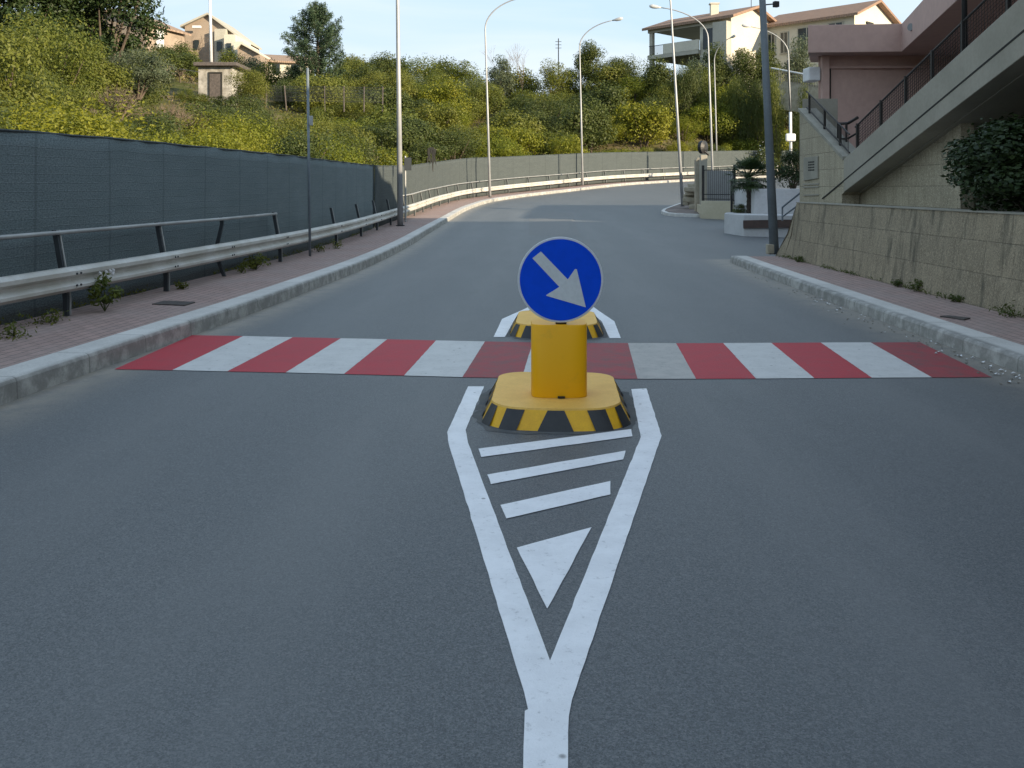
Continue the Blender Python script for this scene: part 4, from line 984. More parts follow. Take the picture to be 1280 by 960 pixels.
# right wing
Bq = A+E1*11+E2*7.2; mw = MB(); mr_ = MB()
gable_house(mw, mr_, Bq-E1*.5, E1, 11.2, 10, gz0, 20.3, 1.9, .7, .28)
mw.build('wing_wall', M['villa'], vl); mr_.build('wing_roof', M['tiles'], vl)
for s, w, z0, z1 in ((.8, .9, 17.0, 19.3), (2.4, .9, 17.0, 19.3), (5.2, 2.2, 17.3, 19.5), (8.6, 1.6, 18.2, 19.6)):
    mb = MB(); mb.box(up(Bq+E1*s-E2*.03, z0), (w, .1, z1-z0), (E1.x, E1.y)); wn_ = mb.build('window', M['glass'], vl)
    mb = MB(); cq = up(Bq+E1*s-E2*.10, z0)
    for o_ in (-w/2, 0, w/2): mb.box(cq+E1*o_, (.09, .06, z1-z0), (E1.x, E1.y))
    mb.box(cq+Vector((0, 0, z1-z0)), (w+.12, .07, .1), (E1.x, E1.y)); mb.box(cq-Vector((0, 0, .1)), (w+.2, .14, .1), (E1.x, E1.y)); mb.build('frame', M['villa_grey'], wn_)
mb = MB(); q = up(Bq+E1*10.75+E2*3.5, 19.6); mb.box(q, (.2, 1.6, .25), (E1.x, E1.y)); mb.build('wall_lamp', M['dark'], vl)
ant = P(939, 12, 105); mb = MB(); mb.tube([ant, ant+Vector((0, 0, 1.6))], .04, 5); mb.tube([ant+Vector((-.7, 0, 1.2)), ant+Vector((.7, 0, 1.2))], .03, 4); mb.tube([ant+Vector((-.4, 0, 1.5)), ant+Vector((.5, 0, 1.5))], .03, 4); mb.build('aerial', M['dark'], vl)
for (u, vt, d, w, mt) in ((912, 92, 93, 34, 'leaf_mid'), (932, 95, 92, 30, 'leaf_dark'), (948, 93, 92, 30, 'leaf_dark'), (972, 99, 90, 30, 'leaf_mid'), (996, 103, 89, 28, 'leaf_dark'), (884, 90, 94, 30, 'leaf_mid'), (858, 86, 95, 34, 'leaf_dark')):
    VB.append((u, vt, d, w, mt))
# villa terrace wall
tw = thing('terrace_wall', 'pale terrace wall with a white top rail below the villa', 'wall', P(985, 110, 96))
a = P(940, 99, 99); b = P(965, 99, 97); c_ = P(1030, 108, 92)
mb = MB()
for p, q in ((a, b), (b, c_)): mb.hexa([Vector((p.x, p.y, p.z-3)), Vector((q.x, q.y, q.z-3)), Vector((q.x, q.y+.4, q.z-3)), Vector((p.x, p.y+.4, p.z-3)), p, q, q+Vector((0, .4, 0)), p+Vector((0, .4, 0))])
mb.build('wall', M['stone_pillar'], tw)
mb = MB(); p, q = P(964, 85, 97), P(1028, 97, 92); mb.tube([p, q], .09, 6); mb.build('rail', M['white_plastic'], tw)
mb = MB()
for k in range(22): r = p.lerp(q, k/21); mb.tube([r, r-Vector((0, 0, 1.1))], .03, 4)
mb.build('balusters', M['galv_dark'], tw)
# left houses ---------------------------------------------------------------
h1 = thing('house', 'brown stuccoed house with tiled roof and a white shutter beside the big dark tree', 'house', P(210, 90, 100))
a = P(182, 28, 94); b = P(231, 41, 100); e = (b-a); e.z = 0; L = e.length; mw = MB(); mr_ = MB()
gable_house(mw, mr_, a, (e.x, e.y), L, 8, 10, Zv(31, 94.5), 1.6, .5, .2)
mw.build('wall', M['stucco'], h1); mr_.build('roof', M['tiles_pale'], h1)
e.normalize(); n_ = Vector((-e.y, e.x, 0))
q = a.lerp(b, .34); mb = MB(); mb.box((q.x-n_.x*.05, q.y-n_.y*.05, Zv(59, 95)), (1.15, .12, 1.9), (e.x, e.y)); mb.build('shutter', M['white_plastic'], h1)
h2 = thing('house', 'gabled stucco house stepping down behind the white mast', 'house', P(262, 70, 103))
mw = MB(); mr_ = MB()
# gable facing the viewer
gl, gp, grr = P(231, 33, 102), P(261, 19, 102), P(296, 45, 102)
mw.prism([Vector((gl.x, 102, 10)), Vector((grr.x, 102, 10)), grr, gp, gl], (0, 9, 0)); mw.build('wall', M['stucco'], h2)
for p, q in ((gl, gp), (gp, grr)):
    d_ = (q-p).normalized()*.4; p2 = p-d_ if p is gl else p; q2 = q+d_ if q is grr else q
    mr_.hexa([p2+Vector((0, -.5, 0)), q2+Vector((0, -.5, 0)), q2+Vector((0, 9, 0)), p2+Vector((0, 9, 0)), p2+Vector((0, -.5, .22)), q2+Vector((0, -.5, .22)), q2+Vector((0, 9, .22)), p2+Vector((0, 9, .22))])
mr_.build('roof', M['villa_grey'], h2)
for (u0, u1, v0, v1, dd, mt) in ((268, 282, 36, 80, 101, 'villa_grey'), (280, 294, 43, 80, 99.5, 'villa'), (292, 304, 52, 80, 98, 'villa')):
    p, q = P(u0, v0, dd), P(u1, v0, dd); mb = MB(); mb.hexa([Vector((p.x, dd, 9)), Vector((q.x, dd, 9)), Vector((q.x, dd+6, 9)), Vector((p.x, dd+6, 9)), Vector((p.x, dd, p.z)), Vector((q.x, dd, p.z)), Vector((q.x, dd+6, p.z)), Vector((p.x, dd+6, p.z))]); mb.build('terrace_block', M[mt], h2)
for (u0, u1, v0, v1, dd) in ((271, 277, 52, 64, 100.9), (283, 289, 54, 64, 99.4), (243, 249, 50, 62, 101.9)):
    p = P((u0+u1)/2, v1, dd); mb = MB(); mb.box((p.x, dd-.02, p.z), ((u1-u0)*dd/F, .1, (v1-v0)*dd/F)); mb.build('window', M['glass'], h2)
p = P(248, 36, 101.5); mb = MB(); mb.box((p.x, p.y-.5, p.z), (.9, .3, .25)); mb.build('awning', M['white_plastic'], h2)
h3 = thing('house', 'low dark gabled house with white eaves between the hut and the pine', 'house', P(315, 80, 98))
mw = MB(); gl, gp, grr = P(297, 62, 96), P(303, 56, 96), P(325, 68, 96); mr_ = MB()
mw.prism([Vector((gl.x, 96, 9)), Vector((grr.x, 96, 9)), grr, gp, gl], (0, 7, 0)); mw.build('wall', M['stucco'], h3)
for p, q in ((gl, gp), (gp, grr)): mr_.hexa([p+Vector((0, -.5, 0)), q+Vector((0, -.5, 0)), q+Vector((0, 7, 0)), p+Vector((0, 7, 0)), p+Vector((0, -.5, .2)), q+Vector((0, -.5, .2)), q+Vector((0, 7, .2)), p+Vector((0, 7, .2))])
mr_.build('roof', M['villa'], h3)
h4 = thing('house', 'long low white house half hidden left of the pine', 'house', P(355, 90, 100))
mw = MB(); mr_ = MB(); a = P(322, 78, 99); b = P(392, 92, 101)
e = b-a; e.z = 0; gable_house(mw, mr_, a, (e.x, e.y), e.length, 8, 8, Zv(76, 99), 1.1, .5, .2); mw.build('wall', M['villa'], h4); mr_.build('roof', M['tiles_pale'], h4)
for u in (331, 343, 366): p = P(u, 92, 99); mb = MB(); mb.box((p.x, 98.97+(u-322)*.028, p.z), (.9, .1, 1.1)); mb.build('window', M['glass'], h4)
# hut -----------------------------------------------------------------------
hd = 70.; ht = thing('hut', 'small stained white hut with a flat roof and a wooden door on the slope', 'hut', P(275, 124, hd))
def hb_(u0, u1, v0, v1, d, dep): p, q = P(u0, v0, d), P(u1, v1, d); return [Vector((p.x, d, q.z)), Vector((q.x, d, q.z)), Vector((q.x, d+dep, q.z)), Vector((p.x, d+dep, q.z)), Vector((p.x, d, p.z)), Vector((q.x, d, p.z)), Vector((q.x, d+dep, p.z)), Vector((p.x, d+dep, p.z))]
mb = MB(); mb.hexa(hb_(248, 290, 82, 140, hd, 3.)); mb.build('wall', M['hut'], ht)
mb = MB(); mb.hexa(hb_(241.5, 296, 77.5, 82, hd-.5, 3.8)); mb.build('roof', M['old_wood'], ht, bevel=.03)
mb = MB(); mb.hexa(hb_(262, 276, 92, 122, hd-.05, .08)); dr_ = mb.build('door', M['old_wood'], ht)
mb = MB(); mb.hexa(hb_(260.5, 262, 90, 122, hd-.08, .1)); mb.hexa(hb_(276, 277.5, 90, 122, hd-.08, .1)); mb.hexa(hb_(260.5, 277.5, 90, 92, hd-.081, .1)); mb.build('door_frame', M['dark'], dr_)
ms = P(264, 76, hd+2); mb = MB(); mb.tube([ms+Vector((0, 0, -.1)), P(262, -30, hd+2)], [.13, .10], 8)
tag(mb.build('mast', M['white_plastic'], smooth=True), 'tall white mast rising from behind the hut roof', 'mast')
for (v, ) in ((85,), (98,)):
    pass
# wire fence on the slope
wf = thing('wire_fence', 'sagging wire fence with thin posts on the bare bank below the pine', 'fence', P(400, 125, 72))
us_ = [333, 358, 384, 406, 430, 455, 478]
pp = [P(u, 128+(u-333)*.02, 72-(u-333)*.02) for u in us_]
for p in pp: mb = MB(); mb.tube([p+Vector((0, 0, -.6)), p+Vector((random.gauss(0, .05), 0, 1.35))], .05, 5); mb.build('post', M['old_wood'], wf)
mb = MB()
for dz in (.2, .5, .8, 1.05, 1.3): mb.tube([p+Vector((0, 0, dz)) for p in pp], .012, 4)
for k in range(90): r = pp[0].lerp(pp[-1], k/89); mb.tube([r+Vector((0, 0, .1)), r+Vector((0, 0, 1.3))], .007, 3)
mb.build('wire', M['galv_dark'], wf)
# ------------------------------------------------------------------ vegetation on the slope
variants = [shrub_mesh('shrub', 12000, 18+i*3, .055, 1.45+.12*(i % 3), .48, .40+.02*i) for i in range(5)]
far_variants = [shrub_mesh('shrub', 7000, 20, .078, 1.5, .55, .40+.02*i) for i in range(3)]
def dry_mesh():
    mb = MB(); me = bpy.data.meshes.new('dry_shrub')
    for k in range(46):
        a = random.uniform(0, 6.28); s = random.uniform(.2, .9); p = [Vector((0, 0, -.1))]
        d = Vector((math.cos(a)*s, math.sin(a)*s, 1)).normalized()
        for j in range(4): d = (d+Vector((random.gauss(0, .18), random.gauss(0, .18), .05))).normalized(); p.append(p[-1]+d*random.uniform(.22, .42))
        mb.tube(p, [.02, .015, .011, .008, .004], 4, False)
        for j in (2, 3):
            for _ in range(4):
                d2 = (d+Vector((random.gauss(0, .7), random.gauss(0, .7), random.gauss(.1, .3)))).normalized(); mb.tube([p[j], p[j]+d2*random.uniform(.2, .45)], [.007, .003], 3, False)
    p, nr, cs = clump_points(10, .8, 1.3, 500); lm = leaves_mesh('dry_shrub', p, nr, .07, .5); lm.materials.append(M['leaf_dry']); merge_into(lm, mb, M['twig']); return lm
dryv = [dry_mesh() for _ in range(2)]
reserved = []   # (u0,u1,v0,v1,dmin): keep shrubs from covering what the photo shows
placed = []
def proj(p): return 640+F*p[0]/p[1], HV-(p[2]-CH)*F/p[1]
fS = arclen(FEN)
cnt = 0
def region_label(s, u, d, kind):
    if kind == 'dry': return ('dry brown bush with bare twigs on the slope', 'dry bush', 'dry bushes on the slope')
    if d < 40 and s < 9: return ('yellow green leafy bush right behind the teal netting fence', 'bush', 'bushes behind the teal fence')
    if d < 48: return ('mid green bush higher up the slope on the left', 'bush', 'bushes up the left slope')
    if s < 9: return ('bushy yellow green shrub in the row behind the grey netting fence', 'bush', 'bushes behind the grey fence')
    if s < 24: return ('rounded green shrub in the middle of the far slope', 'bush', 'shrubs in the middle of the far slope')
    return ('dark shrub near the crest of the hill', 'bush', 'shrubs along the hill crest')
tries = 0
while cnt < 285 and tries < 20000:
    tries += 1
    a = random.random(); sa = fS[-1]*(.13+.80*random.random()); j = int(np.argmin(abs(fS-sa)))
    s = 1.6+50*random.random()**1.5
    t_ = FEN[min(j+1, len(FEN)-1)]-FEN[j-1]; t_ /= np.linalg.norm(t_); p = FEN[j]+np.array([-t_[1], t_[0]])*s
    x, y = p
    if y < 9: continue
    z_, s_ = hill_at([x], [y]); z = float(z_[0]); sd = float(s_[0])
    if abs(sd-s) > .8: continue
    u, v = proj((x, y, z+1))
    if u < -90 or u > 1040 or v < -60: continue
    r = random.uniform(.95, 1.5)*(1+.012*y)
    if s < 4: r = random.uniform(1.05, 1.35)
    # keep the views open: houses, hut, bare bank, villa
    vt = HV-(z+1.5*r-CH)*F/y
    rp_ = r*F/y
    ok = True
    if 225 < u+rp_ and u-rp_ < 312 and y < 70 and vt < 121: ok = False
    if 318 < u < 480 and y < 72 and vt < 136: ok = False
    if 115 < u+rp_ and u-rp_ < 228 and y < 44 and vt < 112: ok = False
    if 120 < u < 250 and y < 36 and vt < 134: ok = False
    if 188 < u+rp_ and u-rp_ < 400 and y >= 70 and vt < 92: ok = False
    if 805 < u+rp_*.5 and y > 60 and vt < 88: ok = False
    if y > 96 and 430 < u < 800 and vt < 70: ok = False
    if 60 < u < 200 and y < 45 and vt < 95: ok = False
    if y > 108: ok = False
    if not ok: continue
    m = .70 if s < 12 else .78
    if any((x-q[0])**2+(y-q[1])**2 < (m*(r+q[2]))**2 for q in placed): continue
    placed.append((x, y, r))
    q = random.random()
    kind = 'lime' if (s < 7 and q < .75) else ('dry' if q > .95 else ('mid' if q < .62 else 'dark'))
    if y > 60 and s > 20: kind = 'dark' if q < .28 else ('olive' if q < .4 else 'mid')
    if y > 60 and s < 18 and .35 < q < .6: kind = 'lime'
    lab, cat, grp = region_label(s, u, y, kind)
    if kind == 'dry': me = random.choice(dryv); mt = M['leaf_dry']
    else: me = random.choice(variants if y < 55 else far_variants+variants[:2]); mt = M['leaf_'+kind]
    place(me, 'dry_bush' if kind == 'dry' else 'bush', (x, y, z-.1), (r*random.uniform(.9, 1.15), r*random.uniform(.9, 1.15), r*random.uniform(.85, 1.1)), random.uniform(0, 6.28), mt, lab, cat, grp)
    cnt += 1
print('shrubs', cnt, 'tries', tries)
for k in range(70):
    u = random.uniform(890, 1000); d = random.uniform(80, 97); x = X(u, d); z = hz(x, d); rr = random.uniform(1.3, 2.0)
    if HV-(z+1.5*rr-CH)*F/d < 103 or hill_at([x], [d])[1][0] < 3.5: continue
    place(random.choice(far_variants), 'bush', (x, d, z-.2), rr, random.uniform(0, 6), M[random.choice(['leaf_mid', 'leaf_lime', 'leaf_dark'])], 'leafy green bush on the slope below the villa terrace', 'bush', 'bushes below the villa terrace')
def on_hill(u, d): x = X(u, d); return Vector((x, d, hz(x, d)))
# named plants --------------------------------------------------------
def bush_at(u, vtop, d, wpx, me, mat, label, cat='bush', name='bush', vbase=None):
    b = on_hill(u, d); z1 = Zv(vtop, d); z0 = b.z if vbase is None else Zv(vbase, d)
    return place(me, name, (b.x, b.y, z0-.1), (wpx*d/F/2/1.05, wpx*d/F/2/1.05, max(.5, (z1-z0))/1.6), random.uniform(0, 6), mat, label, cat)
olv = shrub_mesh('olive_bush', 9000, 30, .075, 1.5, .3, .34)
bush_at(172, 56, 44, 100, olv, M['leaf_olive'], 'grey green olive bush left of the hut', 'olive', 'olive_bush', 116)
bush_at(311, 88, 66, 56, variants[2], M['leaf_mid'], 'round green bush at the right corner of the hut', 'bush', 'bush', 130)
bush_at(146, 92, 33, 70, dryv[0], M['leaf_dry'], 'leafless twiggy shrub in front of the olive bush', 'dry bush', 'dry_bush', 150)
bush_at(215, 118, 36, 60, dryv[1], M['leaf_dry'], 'brown dead shrub below the hut', 'dry bush', 'dry_bush', 160)
for (u, vt, d, w, i_) in ((188, 124, 34, 56, 0), (244, 128, 38, 54, 1), (272, 134, 40, 50, 0), (112, 122, 31, 54, 1)):
    bush_at(u, vt, d, w, dryv[i_], M['leaf_dry'], 'grey brown dead bush among the green in front of the hut and the olive', 'dry bush', 'dry_bush', vt+38)['group'] = 'dead bushes below the hut'
def tree_at(name, label, cat, u, vtop, d, wpx, mat, N, K, leaf, tr, cb, vbase=None, **kw):
    b = on_hill(u, d)
    if vbase is not None: b.z = min(b.z, Zv(vbase, d))
    return tree_parts(name, label, cat, b, Zv(vtop, d)-b.z, wpx*d/F/2, mat, N, K, leaf, tr, cb, **kw)
tree_at('broadleaf_tree', 'big dark leafy tree left of the brown house', 'tree', 130, -110, 46, 165, M['leaf_tree'], 26000, 60, .20, .22, .06, vbase=88, clump=.30)
tree_at('broadleaf_tree', 'big dark tree at the top corner above the bright green bush', 'tree', 18, -100, 42, 150, M['leaf_tree'], 22000, 50, .19, .22, .08, vbase=70, clump=.32)
tree_at('broadleaf_tree', 'bright green bushy tree below the two dark trees', 'tree', 62, 18, 36, 130, M['leaf_mid'], 15000, 40, .11, .12, .05)
tree_at('broadleaf_tree', 'yellow green bushy tree between the olive and the dark trees', 'tree', 118, 52, 40, 90, M['leaf_mid'], 8000, 24, .12, .1, .1)
tree_at('broadleaf_tree', 'low green tree behind the hut roof', 'tree', 225, 60, 80, 50, M['leaf_dark'], 5000, 20, .16, .1, .15)
tree_at('broadleaf_tree', 'small dark tree standing out on the skyline left of the balcony', 'tree', 737, 50, 104, 40, M['leaf_dark'], 7000, 30, .19, .09, .3, clump=.5)
tree_at('broadleaf_tree', 'pale rounded tree on the skyline above the grey fence', 'tree', 625, 68, 104, 34, M['leaf_olive'], 7000, 30, .18, .09, .1, clump=.55)
for (u, vt, w, mt, lab) in ((480, 66, 36, 'leaf_dark', 'small dark round tree on the skyline right of the pine'), (530, 73, 62, 'leaf_mid', 'broad green tree on the skyline in the gap between the two left lamps'), (580, 76, 44, 'leaf_mid', 'green crown on the skyline just left of the second lamp'), (690, 74, 52, 'leaf_mid', 'green crown on the skyline below the bare twigs'), (780, 74, 50, 'leaf_dark', 'dark crown on the skyline just left of the villa column'), (440, 72, 54, 'leaf_mid', 'green crown on the skyline at the foot of the pine')):
    tree_at('broadleaf_tree', lab, 'tree', u, vt, 103, w, M[mt], 8000, 34, .17, .09, .08, clump=.5)
for (u, vt, w, lab) in ((894, 50, 34, 'dark ivy covered bush against the villa front'), (930, 58, 42, 'dark palm like shrub in front of the villa side wall'), (957, 48, 34, 'dark shrub beside the blue grey lamp column before the villa'), (997, 38, 38, 'tall dark conifer in front of the villa wing'), (868, 72, 34, 'pale green bush below the villa balcony'), (824, 76, 40, 'green bush under the corner column of the villa')):
    b = P(u, 100, 99); tree_parts('broadleaf_tree', lab, 'tree', Vector((b.x, b.y, min(hz(b.x, b.y), b.z))), Zv(vt, 99)-min(hz(b.x, b.y), b.z), w*99/F/2, M['leaf_olive'] if u in (868, 997) else M['leaf_dark'], 15000, 54, .19, .1, .05, clump=.62)
for (u, vt, d, w, mt, lab) in ((199, 57, 88, 34, 'leaf_dark', 'dark green bush under the white shutter of the brown house'), (222, 50, 89, 34, 'leaf_dark', 'dark tree in front of the brown house wall'), (289, 61, 88, 36, 'leaf_mid', 'green bush before the stepped terraces of the gabled house'), (314, 70, 88, 40, 'leaf_olive', 'grey green bush before the low dark gabled house'), (340, 77, 86, 44, 'leaf_mid', 'green bush at the left end of the long white house'), (368, 82, 85, 40, 'leaf_dark', 'dark bush below the long white house beside the pine'), (240, 62, 86, 26, 'leaf_mid', 'narrow green bush just left of the white mast')):
    bz_ = on_hill(u, d); tree_parts('broadleaf_tree', lab, 'tree', bz_, max(1.2, Zv(vt, d)-bz_.z), w*d/F/2, M[mt], 4200, 34, .15, .08, .05, clump=.5)
for (u, vt, w, lab) in ((252, 114, 30, 'low bush growing at the left foot of the hut'), (279, 118, 34, 'low bush below the hut door'), (299, 112, 34, 'low bush at the right foot of the hut'), (232, 108, 30, 'bush between the olive and the hut')):
    bush_at(u, vt, 67.5, w, variants[1], M['leaf_mid'], lab, vbase=132)
for (u, vt, d, w, mt) in VB:
    bz_ = on_hill(u, d); z_ = max(.8, Zv(vt, d)-bz_.z); o = place(random.choice(variants), 'bush', (bz_.x, bz_.y, bz_.z-.3), (w*d/F/2, w*d/F/2, (z_+.3)/1.55), random.uniform(0, 6), M[mt], 'dense bush growing against the foot of the villa', 'bush', 'bushes at the foot of the villa')
cb = [P(-20, 22, 40), P(60, 56, 48), P(130, 72, 56), P(250, 90, 69.5)]
mb = MB(); mb.tube(cb, .022, 5); tag(mb.build('cable', M['galv_dark']), 'thin dark cable slung across the left slope towards the hut', 'cable')
# pine -----------------------------------------------------------------
pnb = on_hill(396, 84); ztp = Zv(6, 84)
pn = thing('pine_tree', 'tall feathery pine standing alone against the sky', 'tree', pnb)
Hh = ztp-pnb.z; cs = []; nrs = []; mb = MB()
mb.tube([pnb+Vector((0, 0, -.5)), pnb+Vector((.1, 0, Hh*.5)), pnb+Vector((0, 0, Hh*.95))], [.2, .14, .03], 8, False)
tips = []
for k in range(64):
    f = .18+.8*(k/63); z = Hh*f; az = k*2.4+random.random(); R_ = 2.95*(1-((f-.35)/.72)**2 if f > .35 else .75+.25*(f-.18)/.17)*random.uniform(.6, 1.12)
    R_ = max(.35, R_); s_ = pnb+Vector((0, 0, z*.93)); d = Vector((math.cos(az), math.sin(az), .15)); m_ = s_+d*R_*.6; e = s_+d*R_+Vector((0, 0, .55+.35*random.random()))
    mb.tube([s_, m_, e], [.05, .03, .01], 4, False); tips.append((s_, m_, e))
    for q in range(430):
        g_ = .25+.8*random.random()**.7; p = s_.lerp(m_, min(1, g_/.6)) if g_ < .6 else m_.lerp(e, min(1.15, (g_-.6)/.4)); r_ = .30*(1.15-.5*g_)
        cs.append(np.array(p-pnb)+rng.normal(0, r_*.72, 3)+np.array([0, 0, .08])); nrs.append((math.cos(az)*.2, math.sin(az)*.2, .2))
me = leaves_mesh('crown', cs, nrs, .30, .17, 0, 1.0); me.materials.append(M['leaf_pine']); o = bpy.data.objects.new('crown', me); COL.objects.link(o); o.parent = pn
mb.build('trunk', M['bark'], pn)
# bare trees on the skyline
def bare_tree(label, u, vt, d):
    b = on_hill(u, d); H_ = Zv(vt, d)-b.z; mb = MB()
    def grow(p, dr, L, r, dep):
        q = p+dr*L; mb.tube([p, q], [r, r*.65], 5, False)
        if dep == 0: return
        for _ in range(3): grow(q, (dr+Vector((random.gauss(0, .35), random.gauss(0, .35), .15))).normalized(), L*random.uniform(.55, .8), r*.55, dep-1)
    grow(b, Vector((0, 0, 1)), H_*.36, .06, 4)
    tag(mb.build('bare_tree', M['twig']), label, 'bare tree')
bare_tree('bare leafless tree on the skyline right of the second lamp', 653, 56, 104)
bare_tree('bare leafless tree on the skyline halfway between second and third lamp', 632, 60, 106)
bare_tree('bare brown tree in front of the brown house', 240, 40, 90)
am = on_hill(698, 106); mb = MB(); mb.tube([am, Vector((am.x, am.y, Zv(48, 106)))], .06, 5)
for v in (52, 56, 60): q = P(698, v, 106); mb.tube([q+Vector((-.35, 0, 0)), q+Vector((.35, 0, 0))], .03, 4)
tag(mb.build('aerial_mast', M['galv_dark']), 'thin aerial mast on the skyline left of the third lamp', 'mast')
# white flowering bush
ol = thing('oleander', 'shrub with white flowers below the villa terrace', 'shrub', on_hill(950, 88))
p, nr, _ = clump_points(16, 2.0, 3.6, 2600); me = leaves_mesh('foliage', p, nr, .2, .4); me.materials.append(M['leaf_dark']); me.materials.append(M['white_plastic']); me.polygons.foreach_set('material_index', (rng.random(len(p)) < .06).astype(np.int32)); o = bpy.data.objects.new('foliage', me); COL.objects.link(o); o.parent = ol
pass
# undergrowth
N = 60000; sa = rng.uniform(.1, .95, N)*fS[-1]; ss_ = 1.0+48*rng.random(N)**1.3
fx = np.interp(sa, fS, FEN[:, 0]); fy = np.interp(sa, fS, FEN[:, 1]); ft = np.gradient(FEN, axis=0); ft /= np.linalg.norm(ft, axis=1)[:, None]
tx = np.interp(sa, fS, ft[:, 0]); ty = np.interp(sa, fS, ft[:, 1]); ux = fx-ty*ss_; uy = fy+tx*ss_
uz, _ = hill_at(ux, uy); okk = (uy > 6) & (uy < 115); ux, uy, uz = ux[okk], uy[okk], uz[okk]
hgt = rng.random(len(ux))**2*.65
me = leaves_mesh('undergrowth', np.c_[ux, uy, uz+.05+hgt], np.tile([0, -.3, .5], (len(ux), 1)), .30, .38, 0, .8)
M['leaf_under'] = leaf_mat('undergrowth_leaves', (0.0903, 0.1043, 0.0190), (0.1929, 0.1604, 0.0532), (0.2185, 0.1535, 0.0712), .0)
me.materials.append(M['leaf_under']); o = bpy.data.objects.new('undergrowth', me); COL.objects.link(o); tag(o, kind='stuff')
# hanging cloth on the far fence
q = G(510, 212, 0); fd = 36.8; mb = MB()
for u0, v0, v1, w_ in ((535.5, 188, 209, .07), (537.5, 185, 205, .10), (540, 184, 203, .10), (542, 186, 215, .08), (544, 189, 207, .06)):
    K = 7; ring = []
    for k in range(K):
        f = k/(K-1); c = P(u0+1.2*math.sin(f*4+u0), v0+(v1-v0)*f, 45.62); ww = w_*(1-.8*f)*random.uniform(.8, 1.2); ring += [c+Vector((-ww, 0, 0)), c+Vector((ww, random.uniform(0, .03), 0))]
    mb.add(ring, [(2*k, 2*k+1, 2*k+3, 2*k+2) for k in range(K-1)])
tag(mb.build('hanging_cloth', M['dark'], recalc=False), 'torn dark strip of netting hanging over the grey fence', 'cloth')
# small information board behind the first lamp
bd = 34.5; bq = P(507, 282, bd); ib = thing('sign_post', 'grey post with a small board behind the nearest left lamp', 'sign', bq)
mb = MB(); mb.tube([P(507, 283, bd), P(506.5, 195, bd)], .035, 8); mb.build('post', M['galv'], ib)
q = P(510, 213, bd); mb = MB(); mb.box((q.x, q.y-.03, q.z), (.26, .04, .48)); mb.build('board', M['galv_dark'], ib)
# ------------------------------------------------------------------ weeds, covers, litter
def weed(label, u, v, d_h, wdt, mat='leaf_mid', flowers=False):
    b = G(u, v, KH if u < 640 else RH); N = 420 if d_h > .25 else 160
    th = thing('weed', label, 'weed', b); p, nr, cs = clump_points(9, wdt, d_h, N, clump=.5); me = leaves_mesh('leaves', p, nr, .055 if d_h > .25 else .04, .45, .1); me.materials.append(M[mat]); o = bpy.data.objects.new('leaves', me); COL.objects.link(o); o.parent = th
    mb = MB()
    for c in cs: mb.tube([b, b+Vector(c)*.9], [.005, .003], 4, False)
    mb.build('stems', M['leaf_dark'], th)
    if flowers:
        mb = MB()
        for k in range(7): c = b+Vector((random.gauss(.04, .05), random.gauss(-.03, .05), d_h*random.uniform(.85, 1.05))); mb.tube([c, c+Vector((0, -.02, .02))], [.018, .008], 6)
        mb.build('flowers', M['white_plastic'], th)
weed('tall weed with white flowers under the near guard rail', 131, 389, .46, .17, flowers=True)
weed('leafy clump under the guard rail beyond the flowering weed', 320, 337, .28, .22)
weed('low weed just left of the leafy clump under the rail', 302, 341, .16, .16)
weed('small weed at the foot of the thin metal post', 398, 315, .24, .25)
weed('small weed under the rail beyond the thin post', 420, 311, .22, .2)
weed('thin weeds at the foot of the netting near the first guard rail post', 62, 403, .10, .25)
weed('sparse weeds along the netting foot at the picture edge', 18, 420, .09, .3)
weed('tiny weed at the foot of the second guard rail post', 228, 361, .10, .12)
weed('small weed at the base of the stone wall near the lamp column', 998, 327, .10, .12, 'leaf_dark')
weed('dark weed at the middle of the stone wall foot', 1122, 358, .14, .10, 'leaf_dark')
weed('larger dark weed patch at the stone wall foot beside the middle weed', 1146, 364, .15, .14, 'leaf_dark')
weed('small dark weed at the wall foot above the drain cover', 1196, 377, .10, .12, 'leaf_dark')
weed('last weed along the wall foot at the right picture edge', 1262, 395, .10, .25, 'leaf_dark')
# wall foot grass strip
n_ = 1600; gy_ = rng.uniform(8, 20, n_); gx_ = wx0-.02-np.abs(rng.normal(0, .05, n_)); keep = (np.sin(gy_*2.1)+np.sin(gy_*5.3+1)+rng.normal(0, .5, n_)) > .2; gy_, gx_ = gy_[keep], gx_[keep]
me = leaves_mesh('wall_foot_grass', np.c_[gx_, gy_, RH+.02+np.abs(rng.normal(0, .025, len(gx_)))], np.tile([-1, 0, .2], (len(gx_), 1)), .05, .25, 0, .7); me.materials.append(M['leaf_dark']); o = bpy.data.objects.new('wall_foot_grass', me); COL.objects.link(o); tag(o, kind='stuff')
n_ = 1500; sy = rng.uniform(8, 32, n_); ff = np.interp(sy, FEN[:, 1], FEN[:, 0]); keep = (np.sin(sy*1.7)+np.sin(sy*4.1+1)+rng.normal(0, .5, n_)) > .3; sy, ff = sy[keep], ff[keep]
me = leaves_mesh('fence_foot_grass', np.c_[ff+.03+np.abs(rng.normal(0, .05, len(ff))), sy, KH+zp(sy)+.02+np.abs(rng.normal(0, .025, len(ff)))], np.tile([1, 0, .2], (len(ff), 1)), .05, .3, 0, .7); me.materials.append(M['leaf_mid']); o = bpy.data.objects.new('fence_foot_grass', me); COL.objects.link(o); tag(o, kind='stuff')
def cover(label, pts, z):
    mb = MB(); q = [G(u, v, z) for u, v in pts]; mb.prism([p+Vector((0, 0, -.02)) for p in q], (0, 0, .024)); tag(mb.build('drain_cover', M['iron_cover']), label, 'drain cover')
cover('rusty drain cover set in the left pavement', [(190, 380), (231, 381.5), (244, 377.5), (205, 376)], KH)
cover('dark drain cover set in the right pavement', [(1175, 395), (1205, 399.5), (1213, 397.5), (1186, 394.5)], RH)
mb = MB()
